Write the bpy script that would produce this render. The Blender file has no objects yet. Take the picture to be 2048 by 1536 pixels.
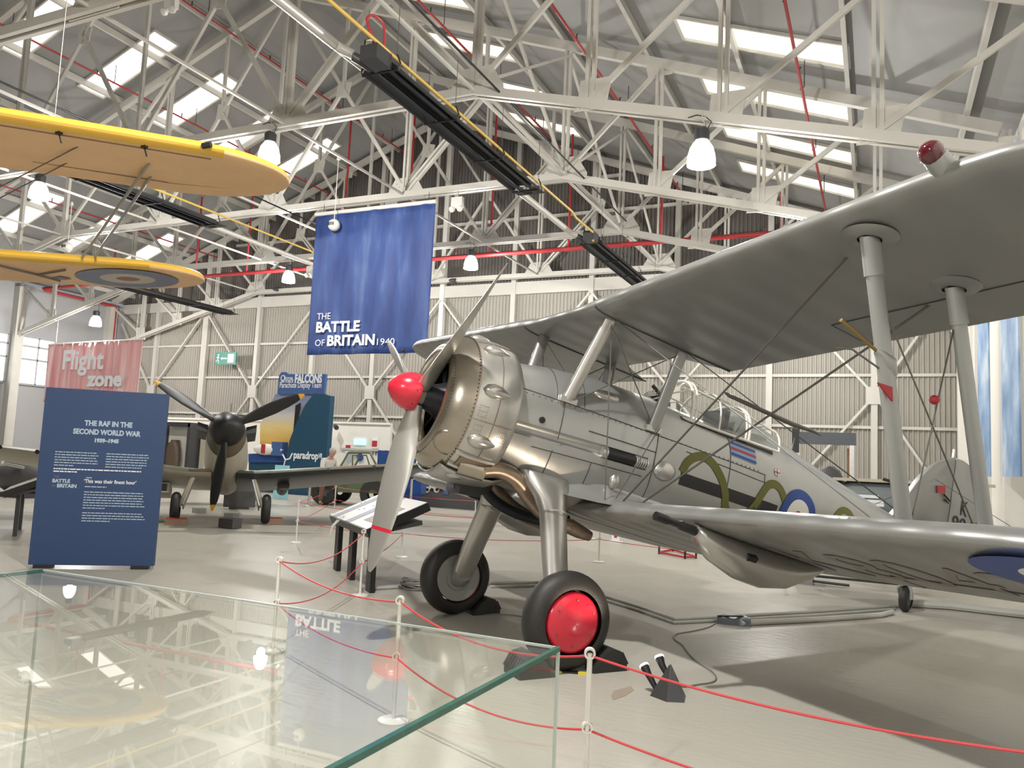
import bpy, bmesh, math, random
from mathutils import Vector, Matrix
random.seed(7)
S = bpy.context.scene
COL = S.collection
D = bpy.data
pi = math.pi
V = Vector

# ------------------------------------------------------------------ camera
CAMZ = 1.5555
RX = V((0.907763391, 0.417011236, 0.0454670859))     # image right, in world axes by row below
R = Matrix(((0.907763391, 0.000795353, -0.419481816),
            (0.417011236, 0.106677293, 0.902619291),
            (0.045467086, -0.994293379, 0.096506070)))   # world <- (right, down, forward)
FPX = 1582.25
cam = D.cameras.new('camera'); cam.sensor_width = 36; cam.lens = FPX / 2048 * 36
cam.clip_start = .05; cam.clip_end = 300
cam_o = D.objects.new('camera', cam); COL.objects.link(cam_o)
r_, d_, f_ = R.col[0], R.col[1], R.col[2]
cam_o.matrix_world = Matrix(((r_[0], -d_[0], -f_[0], 0), (r_[1], -d_[1], -f_[1], 0), (r_[2], -d_[2], -f_[2], CAMZ), (0, 0, 0, 1)))
S.camera = cam_o

def ray(px, py):
    return R @ V((px - 1024, py - 768, FPX))
def at(px, py, Y):                      # point of the place seen at a pixel, at depth Y down the hangar
    r = ray(px, py); t = Y / r.y
    return V((r.x * t, Y, CAMZ + r.z * t))
def gp(px, py, z=0.0):                  # same, on the horizontal plane z
    r = ray(px, py); t = (z - CAMZ) / r.z
    return V((r.x * t, r.y * t, z))

# ------------------------------------------------------------------ world, light, exposure
w = D.worlds.new('world'); S.world = w; w.use_nodes = True
bg = w.node_tree.nodes['Background']; bg.inputs[0].default_value = (.93, .96, 1, 1); bg.inputs[1].default_value = .3
S.view_settings.view_transform = 'Standard'; S.view_settings.look = 'None'
S.view_settings.gamma = 1; S.view_settings.use_curve_mapping = False
S.view_settings.exposure = 0.0
S.cycles.max_bounces = 8; S.cycles.diffuse_bounces = 4; S.cycles.glossy_bounces = 4
S.cycles.transparent_max_bounces = 16; S.cycles.caustics_reflective = False; S.cycles.caustics_refractive = False
S.cycles.sample_clamp_indirect = 6

LAMP_POWER = 540
SKYLIGHT = 1.35

# ------------------------------------------------------------------ materials
def new_mat(name):
    m = D.materials.new(name); m.use_nodes = True
    nt = m.node_tree; b = nt.nodes['Principled BSDF']
    return m, nt, b
def noise(nt, scale, detail=3, vec=None, stretch=None):
    n = nt.nodes.new('ShaderNodeTexNoise'); n.inputs['Scale'].default_value = scale; n.inputs['Detail'].default_value = detail
    tc = nt.nodes.new('ShaderNodeTexCoord')
    if stretch:
        mp = nt.nodes.new('ShaderNodeMapping'); mp.inputs['Scale'].default_value = stretch
        nt.links.new(tc.outputs['Object'], mp.inputs[0]); nt.links.new(mp.outputs[0], n.inputs['Vector'])
    else:
        nt.links.new(tc.outputs['Object'], n.inputs['Vector'])
    return n
def mat(name, col, rough=.5, metal=0.0, var=.08, nscale=6, bump=0.0, bscale=40, spec=.5, coat=0, stretch=None, bstretch=None):
    m, nt, b = new_mat(name)
    b.inputs['Roughness'].default_value = rough; b.inputs['Metallic'].default_value = metal
    b.inputs['Specular IOR Level'].default_value = spec
    b.inputs['Coat Weight'].default_value = coat
    n = noise(nt, nscale, 3, stretch=stretch)
    mx = nt.nodes.new('ShaderNodeMix'); mx.data_type = 'RGBA'
    lo = [max(0, c * (1 - var)) for c in col]; hi = [min(1, c * (1 + var)) for c in col]
    mx.inputs[6].default_value = (*lo, 1); mx.inputs[7].default_value = (*hi, 1)
    nt.links.new(n.outputs['Fac'], mx.inputs[0]); nt.links.new(mx.outputs[2], b.inputs['Base Color'])
    if bump:
        n2 = noise(nt, bscale, 2, stretch=bstretch); bp = nt.nodes.new('ShaderNodeBump')
        bp.inputs['Strength'].default_value = bump; bp.inputs['Distance'].default_value = .02
        nt.links.new(n2.outputs['Fac'], bp.inputs['Height']); nt.links.new(bp.outputs[0], b.inputs['Normal'])
    return m
def emis(name, col, strength):
    m, nt, b = new_mat(name)
    b.inputs['Base Color'].default_value = (*col, 1)
    b.inputs['Emission Color'].default_value = (*col, 1); b.inputs['Emission Strength'].default_value = strength
    return m
def wave_bump(m, axis, scale, strength, dist=.01, profile='SIN'):
    nt = m.node_tree; b = nt.nodes['Principled BSDF']
    tc = nt.nodes.new('ShaderNodeTexCoord'); wv = nt.nodes.new('ShaderNodeTexWave')
    wv.bands_direction = axis; wv.wave_profile = profile; wv.inputs['Scale'].default_value = scale
    bp = nt.nodes.new('ShaderNodeBump'); bp.inputs['Strength'].default_value = strength; bp.inputs['Distance'].default_value = dist
    nt.links.new(tc.outputs['Object'], wv.inputs['Vector']); nt.links.new(wv.outputs['Fac'], bp.inputs['Height'])
    old = b.inputs['Normal'].links
    if old: nt.links.new(old[0].from_socket, bp.inputs['Normal'])
    nt.links.new(bp.outputs[0], b.inputs['Normal'])
    return m

M = {}
M['roof'] = wave_bump(mat('roof_sheet', (.29, .29, .285), .55, var=.05, nscale=.6), 'Y', .35, .25, .03)
M['steel'] = mat('cream_painted_steel', (.57, .55, .505), .4, var=.07, nscale=2)
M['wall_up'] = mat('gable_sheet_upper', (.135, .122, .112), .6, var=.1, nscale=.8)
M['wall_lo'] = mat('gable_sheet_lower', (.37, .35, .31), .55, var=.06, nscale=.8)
M['wall_l'] = wave_bump(mat('side_wall_panel', (.36, .36, .37), .5, var=.04, nscale=.5), 'Z', .3, .2, .02)
M['floor'] = None
M['silver'] = mat('aluminium_dope', (.43, .435, .425), .34, .65, var=.05, nscale=3, bump=.06, bscale=9)
M['fabric'] = wave_bump(mat('silver_fabric', (.30, .303, .292), .38, .45, var=.05, nscale=2, bump=.05, bscale=7), 'Y', .95, .45, .02)
M['panel'] = mat('polished_cowl_panel', (.52, .51, .485), .28, .8, var=.05, nscale=4, bump=.05, bscale=8)
M['ring'] = mat('burnished_cowl_ring', (.40, .36, .30), .27, .92, var=.18, nscale=5, bump=.05, bscale=10)
M['exh'] = mat('heat_stained_exhaust', (.34, .26, .20), .36, .85, var=.3, nscale=14)
M['prop'] = mat('grey_prop', (.46, .45, .42), .36, .55, var=.06, nscale=5)
M['red'] = mat('glossy_red', (.62, .02, .045), .22, 0, var=.06, nscale=4, coat=.4)
M['rope'] = mat('red_cord', (.62, .06, .07), .5)
M['pipe_red'] = mat('sprinkler_red', (.42, .035, .04), .4)
M['black'] = mat('matt_black', (.012, .012, .013), .45, var=.3)
M['rubber'] = mat('tyre_rubber', (.022, .021, .02), .55, var=.3, nscale=10, bump=.1, bscale=60)
M['dark'] = mat('dark_grey_metal', (.045, .047, .05), .4, var=.15)
M['eng'] = mat('engine_black', (.018, .02, .026), .35, .4, var=.3, nscale=20)
M['white'] = mat('white_paint', (.78, .76, .71), .35, var=.04)
M['seam'] = mat('pale_glass_joint', (.60, .66, .62), .2)
M['wht'] = mat('print_white', (.82, .84, .88), .6, var=.02)
M['olive'] = mat('olive_snake', (.13, .13, .02), .5, var=.06)
M['rblue'] = mat('roundel_blue', (.015, .055, .27), .45, var=.08)
M['rwhite'] = mat('roundel_white', (.78, .77, .74), .5, var=.03)
M['rred'] = mat('roundel_red', (.42, .03, .04), .5)
M['navy'] = mat('navy_panel', (.022, .052, .14), .5, var=.04, nscale=2)
M['yellow'] = mat('yellow_fabric', (.78, .47, .06), .42, var=.07, nscale=3, coat=.15, bump=.04, bscale=8)
M['ybelly'] = mat('faded_yellow_fabric', (.84, .54, .28), .5, var=.10, nscale=3, coat=.1, bump=.05, bscale=8)
M['yflue'] = mat('gas_yellow', (.60, .40, .08), .4)
M['galv'] = mat('galvanised_duct', (.60, .59, .56), .35, .6, var=.1, nscale=8)
M['alu'] = mat('bare_aluminium', (.62, .61, .58), .3, .85, var=.06)
M['wire'] = mat('bracing_wire', (.16, .155, .14), .35, .6)
M['strut'] = mat('grey_strut', (.38, .39, .38), .36, .35, var=.04)
M['cam_br'] = mat('camouflage_brown', (.16, .13, .09), .5, var=.12)
M['sky_u'] = mat('pale_underside', (.50, .46, .37), .5, var=.06)
M['orange'] = mat('yellow_prop_tip', (.72, .38, .03), .5)
M['wood'] = mat('wooden_chock', (.30, .20, .13), .6, var=.2, nscale=20)
M['green'] = mat('army_green', (.10, .13, .07), .5, var=.12)
M['skin'] = mat('skin', (.52, .31, .23), .55)
M['hair'] = mat('grey_hair', (.42, .38, .35), .7)
M['shirt'] = mat('pale_shirt', (.62, .60, .56), .75)
M['trous'] = mat('brown_trousers', (.16, .075, .05), .75)
M['leather'] = mat('brown_leather', (.12, .08, .055), .5, var=.2, nscale=12)
M['paper'] = mat('printed_board', (.58, .57, .54), .45, var=.05, nscale=14)
M['greyblue'] = mat('grey_blue_band', (.17, .20, .28), .5)
M['cable'] = mat('grey_cable', (.20, .19, .17), .5)
M['conduit'] = mat('floor_conduit', (.50, .50, .47), .45)
M['beige'] = mat('beige_door', (.62, .58, .52), .5)
M['exgreen'] = mat('exit_green', (.03, .25, .18), .4)
M['charcoal'] = mat('charcoal_panel', (.075, .073, .075), .55, var=.08)
M['boothblue'] = mat('booth_dark_blue', (.014, .065, .12), .4, var=.05)
M['signblue'] = mat('booth_sign_blue', (.06, .12, .30), .45)
M['panelblue'] = mat('royal_blue_panel', (.02, .07, .26), .45)
M['scr'] = emis('lit_screen', (.25, .45, 1.0), 1.2)
M['exitlit'] = emis('lit_exit_sign', (.45, .95, 1.0), .9)
M['sky'] = emis('skylight_glazing', (1.0, .985, .93), SKYLIGHT)
M['skyw'] = emis('skylight_glazing_warm', (1.0, .95, .82), SKYLIGHT * .66)
wave_bump(M['skyw'], 'Y', 2.2, .3)
M['win'] = emis('window_daylight', (.97, .99, 1.0), 1.7)
M['bulb'] = emis('lamp_glow', (1.0, .985, .95), 9)
M['spotg'] = emis('spot_glow', (1.0, .97, .9), 10)

def floor_mat():
    m, nt, b = new_mat('painted_concrete')
    n = noise(nt, .7, 5); cr = nt.nodes.new('ShaderNodeMix'); cr.data_type = 'RGBA'
    cr.inputs[6].default_value = (.41, .39, .34, 1); cr.inputs[7].default_value = (.50, .48, .425, 1)
    nt.links.new(n.outputs['Fac'], cr.inputs[0])
    n3 = noise(nt, 9, 4); mp = nt.nodes.new('ShaderNodeMapRange'); mp.inputs['From Min'].default_value = .62; mp.inputs['From Max'].default_value = .75
    mp.inputs['To Max'].default_value = .07
    m2 = nt.nodes.new('ShaderNodeMix'); m2.data_type = 'RGBA'; m2.inputs[7].default_value = (.33, .30, .26, 1)
    nt.links.new(n3.outputs['Fac'], mp.inputs['Value']); nt.links.new(mp.outputs[0], m2.inputs[0])
    nt.links.new(cr.outputs[2], m2.inputs[6]); nt.links.new(m2.outputs[2], b.inputs['Base Color'])
    b.inputs['Specular IOR Level'].default_value = .06
    rr = nt.nodes.new('ShaderNodeMapRange'); rr.inputs['To Min'].default_value = .22; rr.inputs['To Max'].default_value = .42
    nt.links.new(noise(nt, 2.5, 3).outputs['Fac'], rr.inputs['Value']); nt.links.new(rr.outputs[0], b.inputs['Roughness'])
    nb = noise(nt, 8, 3, stretch=(.7, 2.4, 1)); bp = nt.nodes.new('ShaderNodeBump'); bp.inputs['Strength'].default_value = .3; bp.inputs['Distance'].default_value = .012
    nt.links.new(nb.outputs['Fac'], bp.inputs['Height']); nt.links.new(bp.outputs[0], b.inputs['Normal'])
    return m
M['floor'] = floor_mat()

def glass_mat(name, tint, base=.04, gain=1.0, edge=False):
    m = D.materials.new(name); m.use_nodes = True; nt = m.node_tree; nt.nodes.clear()
    out = nt.nodes.new('ShaderNodeOutputMaterial'); mx = nt.nodes.new('ShaderNodeMixShader')
    tr = nt.nodes.new('ShaderNodeBsdfTransparent'); tr.inputs[0].default_value = (*tint, 1)
    gl = nt.nodes.new('ShaderNodeBsdfGlossy'); gl.inputs['Roughness'].default_value = 0.0; gl.inputs[0].default_value = (1, 1, 1, 1)
    lw = nt.nodes.new('ShaderNodeLayerWeight'); lw.inputs[0].default_value = .5
    pw = nt.nodes.new('ShaderNodeMath'); pw.operation = 'POWER'; pw.inputs[1].default_value = 5
    ma = nt.nodes.new('ShaderNodeMath'); ma.operation = 'MULTIPLY_ADD'; ma.inputs[1].default_value = (1 - base) * gain; ma.inputs[2].default_value = base * gain
    nt.links.new(lw.outputs['Facing'], pw.inputs[0]); nt.links.new(pw.outputs[0], ma.inputs[0])
    nt.links.new(ma.outputs[0], mx.inputs[0]); nt.links.new(tr.outputs[0], mx.inputs[1]); nt.links.new(gl.outputs[0], mx.inputs[2])
    nt.links.new(mx.outputs[0], out.inputs[0])
    return m
M['glass'] = glass_mat('case_glass', (.985, .995, .985), .04, .62)
M['canopy'] = glass_mat('canopy_perspex', (.93, .95, .93), .05, 1.1)
M['glassedge'] = mat('green_glass_edge', (.03, .13, .10), .12, 0, var=.25, nscale=30, spec=.8)

def banner_mat(name, c0, c1, c2, axis_scale):
    m, nt, b = new_mat(name)
    n = noise(nt, 1.1, 4, stretch=axis_scale); cr = nt.nodes.new('ShaderNodeValToRGB')
    cr.color_ramp.elements[0].position = .38; cr.color_ramp.elements[0].color = (*c0, 1)
    cr.color_ramp.elements[1].position = .72; cr.color_ramp.elements[1].color = (*c2, 1)
    e = cr.color_ramp.elements.new(.55); e.color = (*c1, 1)
    nt.links.new(n.outputs['Fac'], cr.inputs[0]); nt.links.new(cr.outputs[0], b.inputs['Base Color'])
    b.inputs['Roughness'].default_value = .6
    return m
M['ban_blue'] = banner_mat('banner_blue_print', (.020, .045, .185), (.038, .078, .26), (.11, .17, .36), (1.6, 1.6, .35))
M['ban_pink'] = banner_mat('banner_pink_print', (.74, .32, .34), (.82, .48, .48), (.88, .66, .64), (2.5, 2.5, .2))
M['ban_sky'] = banner_mat('sky_print', (.14, .25, .45), (.30, .43, .62), (.62, .70, .80), (.8, .8, .8))
def sunset_mat():
    m, nt, b = new_mat('sunset_print')
    tc = nt.nodes.new('ShaderNodeTexCoord'); sp = nt.nodes.new('ShaderNodeSeparateXYZ'); nt.links.new(tc.outputs['Generated'], sp.inputs[0])
    n = noise(nt, 2.2, 5, stretch=(.6, 1, 2)); ad = nt.nodes.new('ShaderNodeMath'); ad.operation = 'MULTIPLY_ADD'; ad.inputs[1].default_value = .22
    nt.links.new(n.outputs['Fac'], ad.inputs[0]); nt.links.new(sp.outputs['Z'], ad.inputs[2])
    cr = nt.nodes.new('ShaderNodeValToRGB'); E_ = cr.color_ramp.elements
    E_[0].position = .12; E_[0].color = (.10, .04, .04, 1); E_[1].position = 1.0; E_[1].color = (.24, .27, .40, 1)
    for p, c in ((.30, (.45, .18, .06)), (.42, (.75, .45, .10)), (.62, (.80, .62, .25)), (.80, (.62, .58, .55))):
        e = E_.new(p); e.color = (*c, 1)
    nt.links.new(ad.outputs[0], cr.inputs[0]); nt.links.new(cr.outputs[0], b.inputs['Base Color']); b.inputs['Roughness'].default_value = .5
    return m
M['sunset'] = sunset_mat()
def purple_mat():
    m, nt, b = new_mat('partition_painted_purple_light')  # projected purple light is painted into the wall colour
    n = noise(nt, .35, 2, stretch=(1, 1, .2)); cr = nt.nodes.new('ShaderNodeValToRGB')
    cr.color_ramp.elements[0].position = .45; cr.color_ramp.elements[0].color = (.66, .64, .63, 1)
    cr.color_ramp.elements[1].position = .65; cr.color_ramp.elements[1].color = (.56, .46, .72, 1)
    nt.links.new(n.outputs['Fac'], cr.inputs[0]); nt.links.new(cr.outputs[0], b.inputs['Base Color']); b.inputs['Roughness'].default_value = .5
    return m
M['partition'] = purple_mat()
def snake_camo():
    m, nt, b = new_mat('brown_green_camouflage')
    n = noise(nt, .9, 1); cr = nt.nodes.new('ShaderNodeValToRGB'); cr.color_ramp.interpolation = 'CONSTANT'
    cr.color_ramp.elements[0].color = (.15, .115, .07, 1); cr.color_ramp.elements[1].position = .5; cr.color_ramp.elements[1].color = (.075, .085, .05, 1)
    nt.links.new(n.outputs['Fac'], cr.inputs[0]); nt.links.new(cr.outputs[0], b.inputs['Base Color']); b.inputs['Roughness'].default_value = .45
    return m
M['camo'] = snake_camo()

# ------------------------------------------------------------------ mesh builder
class MB:
    def __init__(s): s.v = []; s.f = []; s.m = []; s.mi = 0
    def add(s, vs, fs):
        o = len(s.v); s.v += [tuple(p) for p in vs]; s.f += [tuple(i + o for i in f) for f in fs]; s.m += [s.mi] * len(fs); return s
    def box(s, c, size, rot=None):
        x, y, z = [q / 2 for q in size]; c = V(c)
        ps = [V((sx * x, sy * y, sz * z)) for sx in (-1, 1) for sy in (-1, 1) for sz in (-1, 1)]
        if rot is not None: ps = [rot @ p for p in ps]
        return s.add([c + p for p in ps], [(0, 1, 3, 2), (4, 6, 7, 5), (0, 4, 5, 1), (2, 3, 7, 6), (0, 2, 6, 4), (1, 5, 7, 3)])
    def beam(s, a, b, wd, ht, up=(0, 0, 1)):
        a, b = V(a), V(b); d = (b - a).normalized(); u = V(up)
        sd = d.cross(u)
        if sd.length < 1e-4: sd = d.cross(V((1, 0, 0)))
        sd.normalize(); u = sd.cross(d).normalized(); sd *= wd / 2; u *= ht / 2
        return s.add([a - sd - u, a + sd - u, a + sd + u, a - sd + u, b - sd - u, b + sd - u, b + sd + u, b - sd + u],
                     [(0, 3, 2, 1), (4, 5, 6, 7), (0, 1, 5, 4), (1, 2, 6, 5), (2, 3, 7, 6), (3, 0, 4, 7)])
    def loft(s, rings, c0=True, c1=True, closed=True):
        n = len(rings[0]); vs = [p for r in rings for p in r]; fs = []
        for i in range(len(rings) - 1):
            for j in range(n if closed else n - 1):
                k = (j + 1) % n; fs.append((i * n + j, i * n + k, (i + 1) * n + k, (i + 1) * n + j))
        if c0: fs.append(tuple(reversed(range(n))))
        if c1: fs.append(tuple((len(rings) - 1) * n + j for j in range(n)))
        return s.add(vs, fs)
    def tube(s, pts, r, seg=8, flat=1.0, up=(0, 0, 1), cap=True):
        pts = [V(p) for p in pts]; rs = r if isinstance(r, (list, tuple)) else [r] * len(pts); rings = []
        prev = None
        for i, p in enumerate(pts):
            d = (pts[min(i + 1, len(pts) - 1)] - pts[max(i - 1, 0)]).normalized()
            if prev is None:
                a = d.cross(V(up))
                if a.length < 1e-3: a = d.cross(V((1, 0, 0)))
            else: a = prev - d * prev.dot(d)
            a.normalize(); prev = a; b = d.cross(a)
            rings.append([p + a * math.cos(2 * pi * k / seg) * rs[i] * flat + b * math.sin(2 * pi * k / seg) * rs[i] for k in range(seg)])
        return s.loft(rings, cap, cap)
    def lathe(s, prof, origin, axis, seg=32, c0=False, c1=False):   # prof = [(distance along axis, radius)]
        o = V(origin); ax = V(axis).normalized(); a = ax.cross(V((0, 0, 1)))
        if a.length < 1e-3: a = ax.cross(V((1, 0, 0)))
        a.normalize(); b = ax.cross(a)
        rings = [[o + ax * d + (a * math.cos(2 * pi * k / seg) + b * math.sin(2 * pi * k / seg)) * max(r, 1e-4) for k in range(seg)] for d, r in prof]
        return s.loft(rings, c0, c1)
    def poly(s, pts, nrm, th):                # flat polygon with thickness
        nv = V(nrm).normalized() * th; n = len(pts); a = [V(p) for p in pts]
        return s.add(a + [p + nv for p in a], [tuple(reversed(range(n))), tuple(range(n, 2 * n))] + [(i, (i + 1) % n, n + (i + 1) % n, n + i) for i in range(n)])
    def ball(s, c, r, seg=16, sc=(1, 1, 1)):
        c = V(c); n = seg // 2
        rings = [[c + V((math.sin(pi * i / n) * math.cos(2 * pi * k / seg) * sc[0], math.sin(pi * i / n) * math.sin(2 * pi * k / seg) * sc[1], math.cos(pi * i / n) * sc[2])) * r
                  for k in range(seg)] for i in [.02] + list(range(1, n)) + [n - .02]]
        return s.loft(rings)
    def disc(s, c, r, axis, th=.004, seg=32):
        return s.lathe([(0, r), (th, r)], c, axis, seg, True, True)
    def build(s, name, m, parent=None, smooth=35, mats=None):
        me = D.meshes.new(name); me.from_pydata(s.v, [], s.f)
        for mm in (mats or [m]): me.materials.append(mm)
        if mats:
            me.polygons.foreach_set('material_index', s.m)
        bm = bmesh.new(); bm.from_mesh(me); bmesh.ops.recalc_face_normals(bm, faces=bm.faces); bm.to_mesh(me); bm.free()
        if smooth:
            me.shade_smooth(); me.set_sharp_from_angle(angle=math.radians(smooth))
        o = D.objects.new(name, me); COL.objects.link(o)
        if parent: o.parent = parent
        return o

def tag(o, label=None, cat=None, group=None, kind=None):
    if label: o['label'] = label
    if cat: o['category'] = cat
    if group: o['group'] = group
    if kind: o['kind'] = kind
    return o
def empty(name, loc=(0, 0, 0), rz=0.0, label=None, cat=None, group=None, kind=None):
    o = D.objects.new(name, None); o.empty_display_size = .2; COL.objects.link(o)
    o.location = loc; o.rotation_euler = (0, 0, rz)
    return tag(o, label, cat, group, kind)
def frame_empty(name, org, x, y, z, **k):
    o = empty(name, **k)
    o.matrix_world = Matrix(((x[0], y[0], z[0], org[0]), (x[1], y[1], z[1], org[1]), (x[2], y[2], z[2], org[2]), (0, 0, 0, 1)))
    return o
def dup(root, loc=None, rz=None, label=None):
    r = root.copy(); COL.objects.link(r)
    if loc is not None: r.location = loc
    if rz is not None: r.rotation_euler = (0, 0, rz)
    if label: r['label'] = label
    def rec(src, dst):
        for ch in src.children:
            c = ch.copy(); COL.objects.link(c); c.parent = dst; rec(ch, c)
    rec(root, r)
    return r
def text(name, s, size, org, x, up, m, parent=None, bold=0.0, align='LEFT', sx=1.0, ext=.001):
    """lettering that lies in the plane spanned by x (reading direction) and up"""
    cu = D.curves.new(name, 'FONT'); cu.body = s; cu.size = size; cu.extrude = ext; cu.offset = bold; cu.align_x = align; cu.resolution_u = 3
    cu.materials.append(m)
    o = D.objects.new(name, cu); COL.objects.link(o)
    x = V(x).normalized(); up = V(up); up = (up - x * up.dot(x)).normalized(); n = x.cross(up)
    me = D.meshes.new_from_object(o.evaluated_get(bpy.context.evaluated_depsgraph_get())); me.name = name
    D.objects.remove(o); D.curves.remove(cu)
    o = D.objects.new(name, me); COL.objects.link(o)
    me.materials.clear(); me.materials.append(m)
    if parent: o.parent = parent
    o.matrix_local = Matrix(((x.x * sx, up.x, n.x, org[0]), (x.y * sx, up.y, n.y, org[1]), (x.z * sx, up.z, n.z, org[2]), (0, 0, 0, 1)))
    return o
def lerp(t, xs, ys):
    if (xs[0] < xs[-1]) is False: xs = xs[::-1]; ys = ys[::-1]
    if t <= xs[0]: return ys[0]
    for i in range(len(xs) - 1):
        if t <= xs[i + 1]: return ys[i] + (ys[i + 1] - ys[i]) * (t - xs[i]) / (xs[i + 1] - xs[i])
    return ys[-1]
def smooth(pts, n=8):
    out = []
    for i in range(len(pts) - 1):
        p0, p1, p2, p3 = pts[max(i - 1, 0)], pts[i], pts[i + 1], pts[min(i + 2, len(pts) - 1)]
        for k in range(n):
            t = k / n
            out.append(tuple(.5 * (2 * p1[j] + (p2[j] - p0[j]) * t + (2 * p0[j] - 5 * p1[j] + 4 * p2[j] - p3[j]) * t * t + (-p0[j] + 3 * p1[j] - 3 * p2[j] + p3[j]) * t ** 3) for j in range(len(p1))))
    out.append(tuple(pts[-1])); return out

def fit_text(name, s, org, x, up, width, cap, m, parent=None, bold=0.0, ext=.001):
    """lettering of a given width and capital height, starting at org"""
    o = text(name, s, cap / .70, org, x, up, m, parent, bold, 'LEFT', 1.0, ext)
    xs = [v.co.x for v in o.data.vertices]; lo = min(xs); k = width / max(max(xs) - lo, 1e-4)
    for v in o.data.vertices: v.co.x -= lo
    for v in o.data.vertices: v.co.x *= k
    return o

# ================================================================== the hall
XL, XR, YB, YF, RIDGE = -36.55, 2.55, 29.0, -14.0, -17.0
def roofz(x): return 16.36 - .3725 * abs(x - RIDGE)
def rafz(x): return 16.02 - .3725 * abs(x - RIDGE)
def struct(o): o['kind'] = 'structure'; return o

struct(MB().box((-17, 8.5, -.1), (42, 43, .2)).build('floor', M['floor']))
m_ = MB()
for xa, xb in ((XL - .3, RIDGE), (RIDGE, XR + .3)):
    m_.add([(xa, YF, roofz(xa)), (xb, YF, roofz(xb)), (xb, YB + .2, roofz(xb)), (xa, YB + .2, roofz(xa)),
            (xa, YF, roofz(xa) + .12), (xb, YF, roofz(xb) + .12), (xb, YB + .2, roofz(xb) + .12), (xa, YB + .2, roofz(xa) + .12)],
           [(0, 1, 2, 3), (4, 7, 6, 5), (0, 4, 5, 1), (1, 5, 6, 2), (2, 6, 7, 3), (3, 7, 4, 0)])
struct(m_.build('ceiling', M['roof'], smooth=0))

# gable wall: ribbed sheets above and below a pale band
def ribbed(z0, z1):
    b = MB(); pts = []; x = XL
    while x < XR + .05:
        for dx, dy in ((0, 0), (.05, 0), (.075, .045), (.125, .045)): pts.append((min(x + dx, XR + .05), YB - dy))
        x += .15
    n = len(pts)
    zt = (lambda x: roofz(x) - .01) if z1 is None else (lambda x: z1)
    b.add([(x, y, z0) for x, y in pts] + [(x, y, zt(x)) for x, y in pts], [(i, i + 1, n + i + 1, n + i) for i in range(n - 1)])
    return b
wb = struct(MB().box(((XL + XR) / 2, YB + .12, 4.2), (XR - XL + .6, .2, 8.4)).build('wall_back', M['wall_lo'], smooth=0))
def wpart(b, name, m): return struct(b.build(name, m, wb, smooth=0))
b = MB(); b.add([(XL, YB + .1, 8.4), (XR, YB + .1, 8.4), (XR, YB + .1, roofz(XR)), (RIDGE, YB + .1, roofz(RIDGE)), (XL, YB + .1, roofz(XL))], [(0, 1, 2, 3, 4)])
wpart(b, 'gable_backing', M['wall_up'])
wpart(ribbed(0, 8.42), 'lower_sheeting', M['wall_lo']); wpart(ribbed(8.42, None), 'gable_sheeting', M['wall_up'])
wpart(MB().box((-17, YB - .12, 8.56), (39, .22, .5)), 'wall_band', M['steel'])
for k in range(11):
    x = -.1 - 3.35 * k
    wd = .34 if k == 9 else .2
    wpart(MB().box((x, YB - .15, roofz(x) / 2 - .1), (wd, .22, roofz(x) - .2)), 'column', M['white'] if k == 5 else M['steel'])
for z in (3.2, 4.95, 6.55): wpart(MB().box((-17, YB - .09, z), (39, .1, .1)), 'girt', M['steel'])
for z in (10.1, 11.5, 12.9):
    hw = (16.0 - z) / .3725
    wpart(MB().box((-17, YB - .09, z), (min(39, 2 * hw - .6), .1, .12)), 'girt', M['steel'])
for k in range(6):
    x = -.1 - 6.7 * k; z = 4.25
    wpart(MB().box((x, YB - .29, z), (.5, .05, .58)), 'brace_plate', M['steel'])
    b = MB()
    for sx in (-1, 1):
        xe = x + sx * 3.3
        if xe > XR - .1 or xe < XL: xe = max(XL + .1, min(XR - .1, xe))
        b.beam((x + sx * .15, YB - .25, z + .2), (xe, YB - .25, 8.2), .11, .08); b.beam((x + sx * .15, YB - .25, z - .2), (xe, YB - .25, .2), .11, .08)
    wpart(b, 'cross_brace', M['steel'])

YT = [-6.2, 3.65, 8.55, 13.44, 18.42, 23.37, 28.2]
# side walls with their stanchions and the window strip
wl = struct(MB().box((XL - .1, 8.5, 4.4), (.2, 41, 8.8)).build('wall_left', M['wall_l'], smooth=0))
wr = struct(MB().box((XR + .15, 8.5, 4.4), (.2, 41, 8.8)).build('wall_right', M['white'], smooth=0))
for y in YT:
    struct(MB().box((XL + .2, y, 4.3), (.4, .42, 8.6)).build('column', M['steel'], wl, smooth=0))
    struct(MB().box((XR - .12, y, 4.3), (.34, .36, 8.6)).build('column', M['white'], wr, smooth=0))
struct(MB().box((XL + .15, YB - .25, 4.3), (.5, .5, 8.6)).build('corner_column', M['wall_l'], wl, smooth=0))
wn = 0
for ya, yb in ((13.8, 18.1), (18.8, 23.05), (23.72, 25.35)):
    wn += 1
    f = struct(MB().box((XL + .03, (ya + yb) / 2, 5.22), (.06, yb - ya, 2.2)).build('window_%d' % wn, M['win'], smooth=0))
    b = MB()
    for z in (4.1, 5.28, 5.9, 6.34): b.box((XL + .08, (ya + yb) / 2, z), (.1, yb - ya + .1, .09))
    y = ya
    while y <= yb + .01: b.box((XL + .08, y, 5.22), (.1, .05, 2.25)); y += (yb - ya) / 2
    struct(b.build('window_frame', M['wall_l'], f, smooth=0))

struct(MB().poly([(XL - .3, YF, 0), (XR + .3, YF, 0), (XR + .3, YF, roofz(XR + .3)), (RIDGE, YF, roofz(RIDGE)), (XL - .3, YF, roofz(XL - .3))], (0, -1, 0), .2).build('wall_front', M['wall_lo'], smooth=0))
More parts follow.
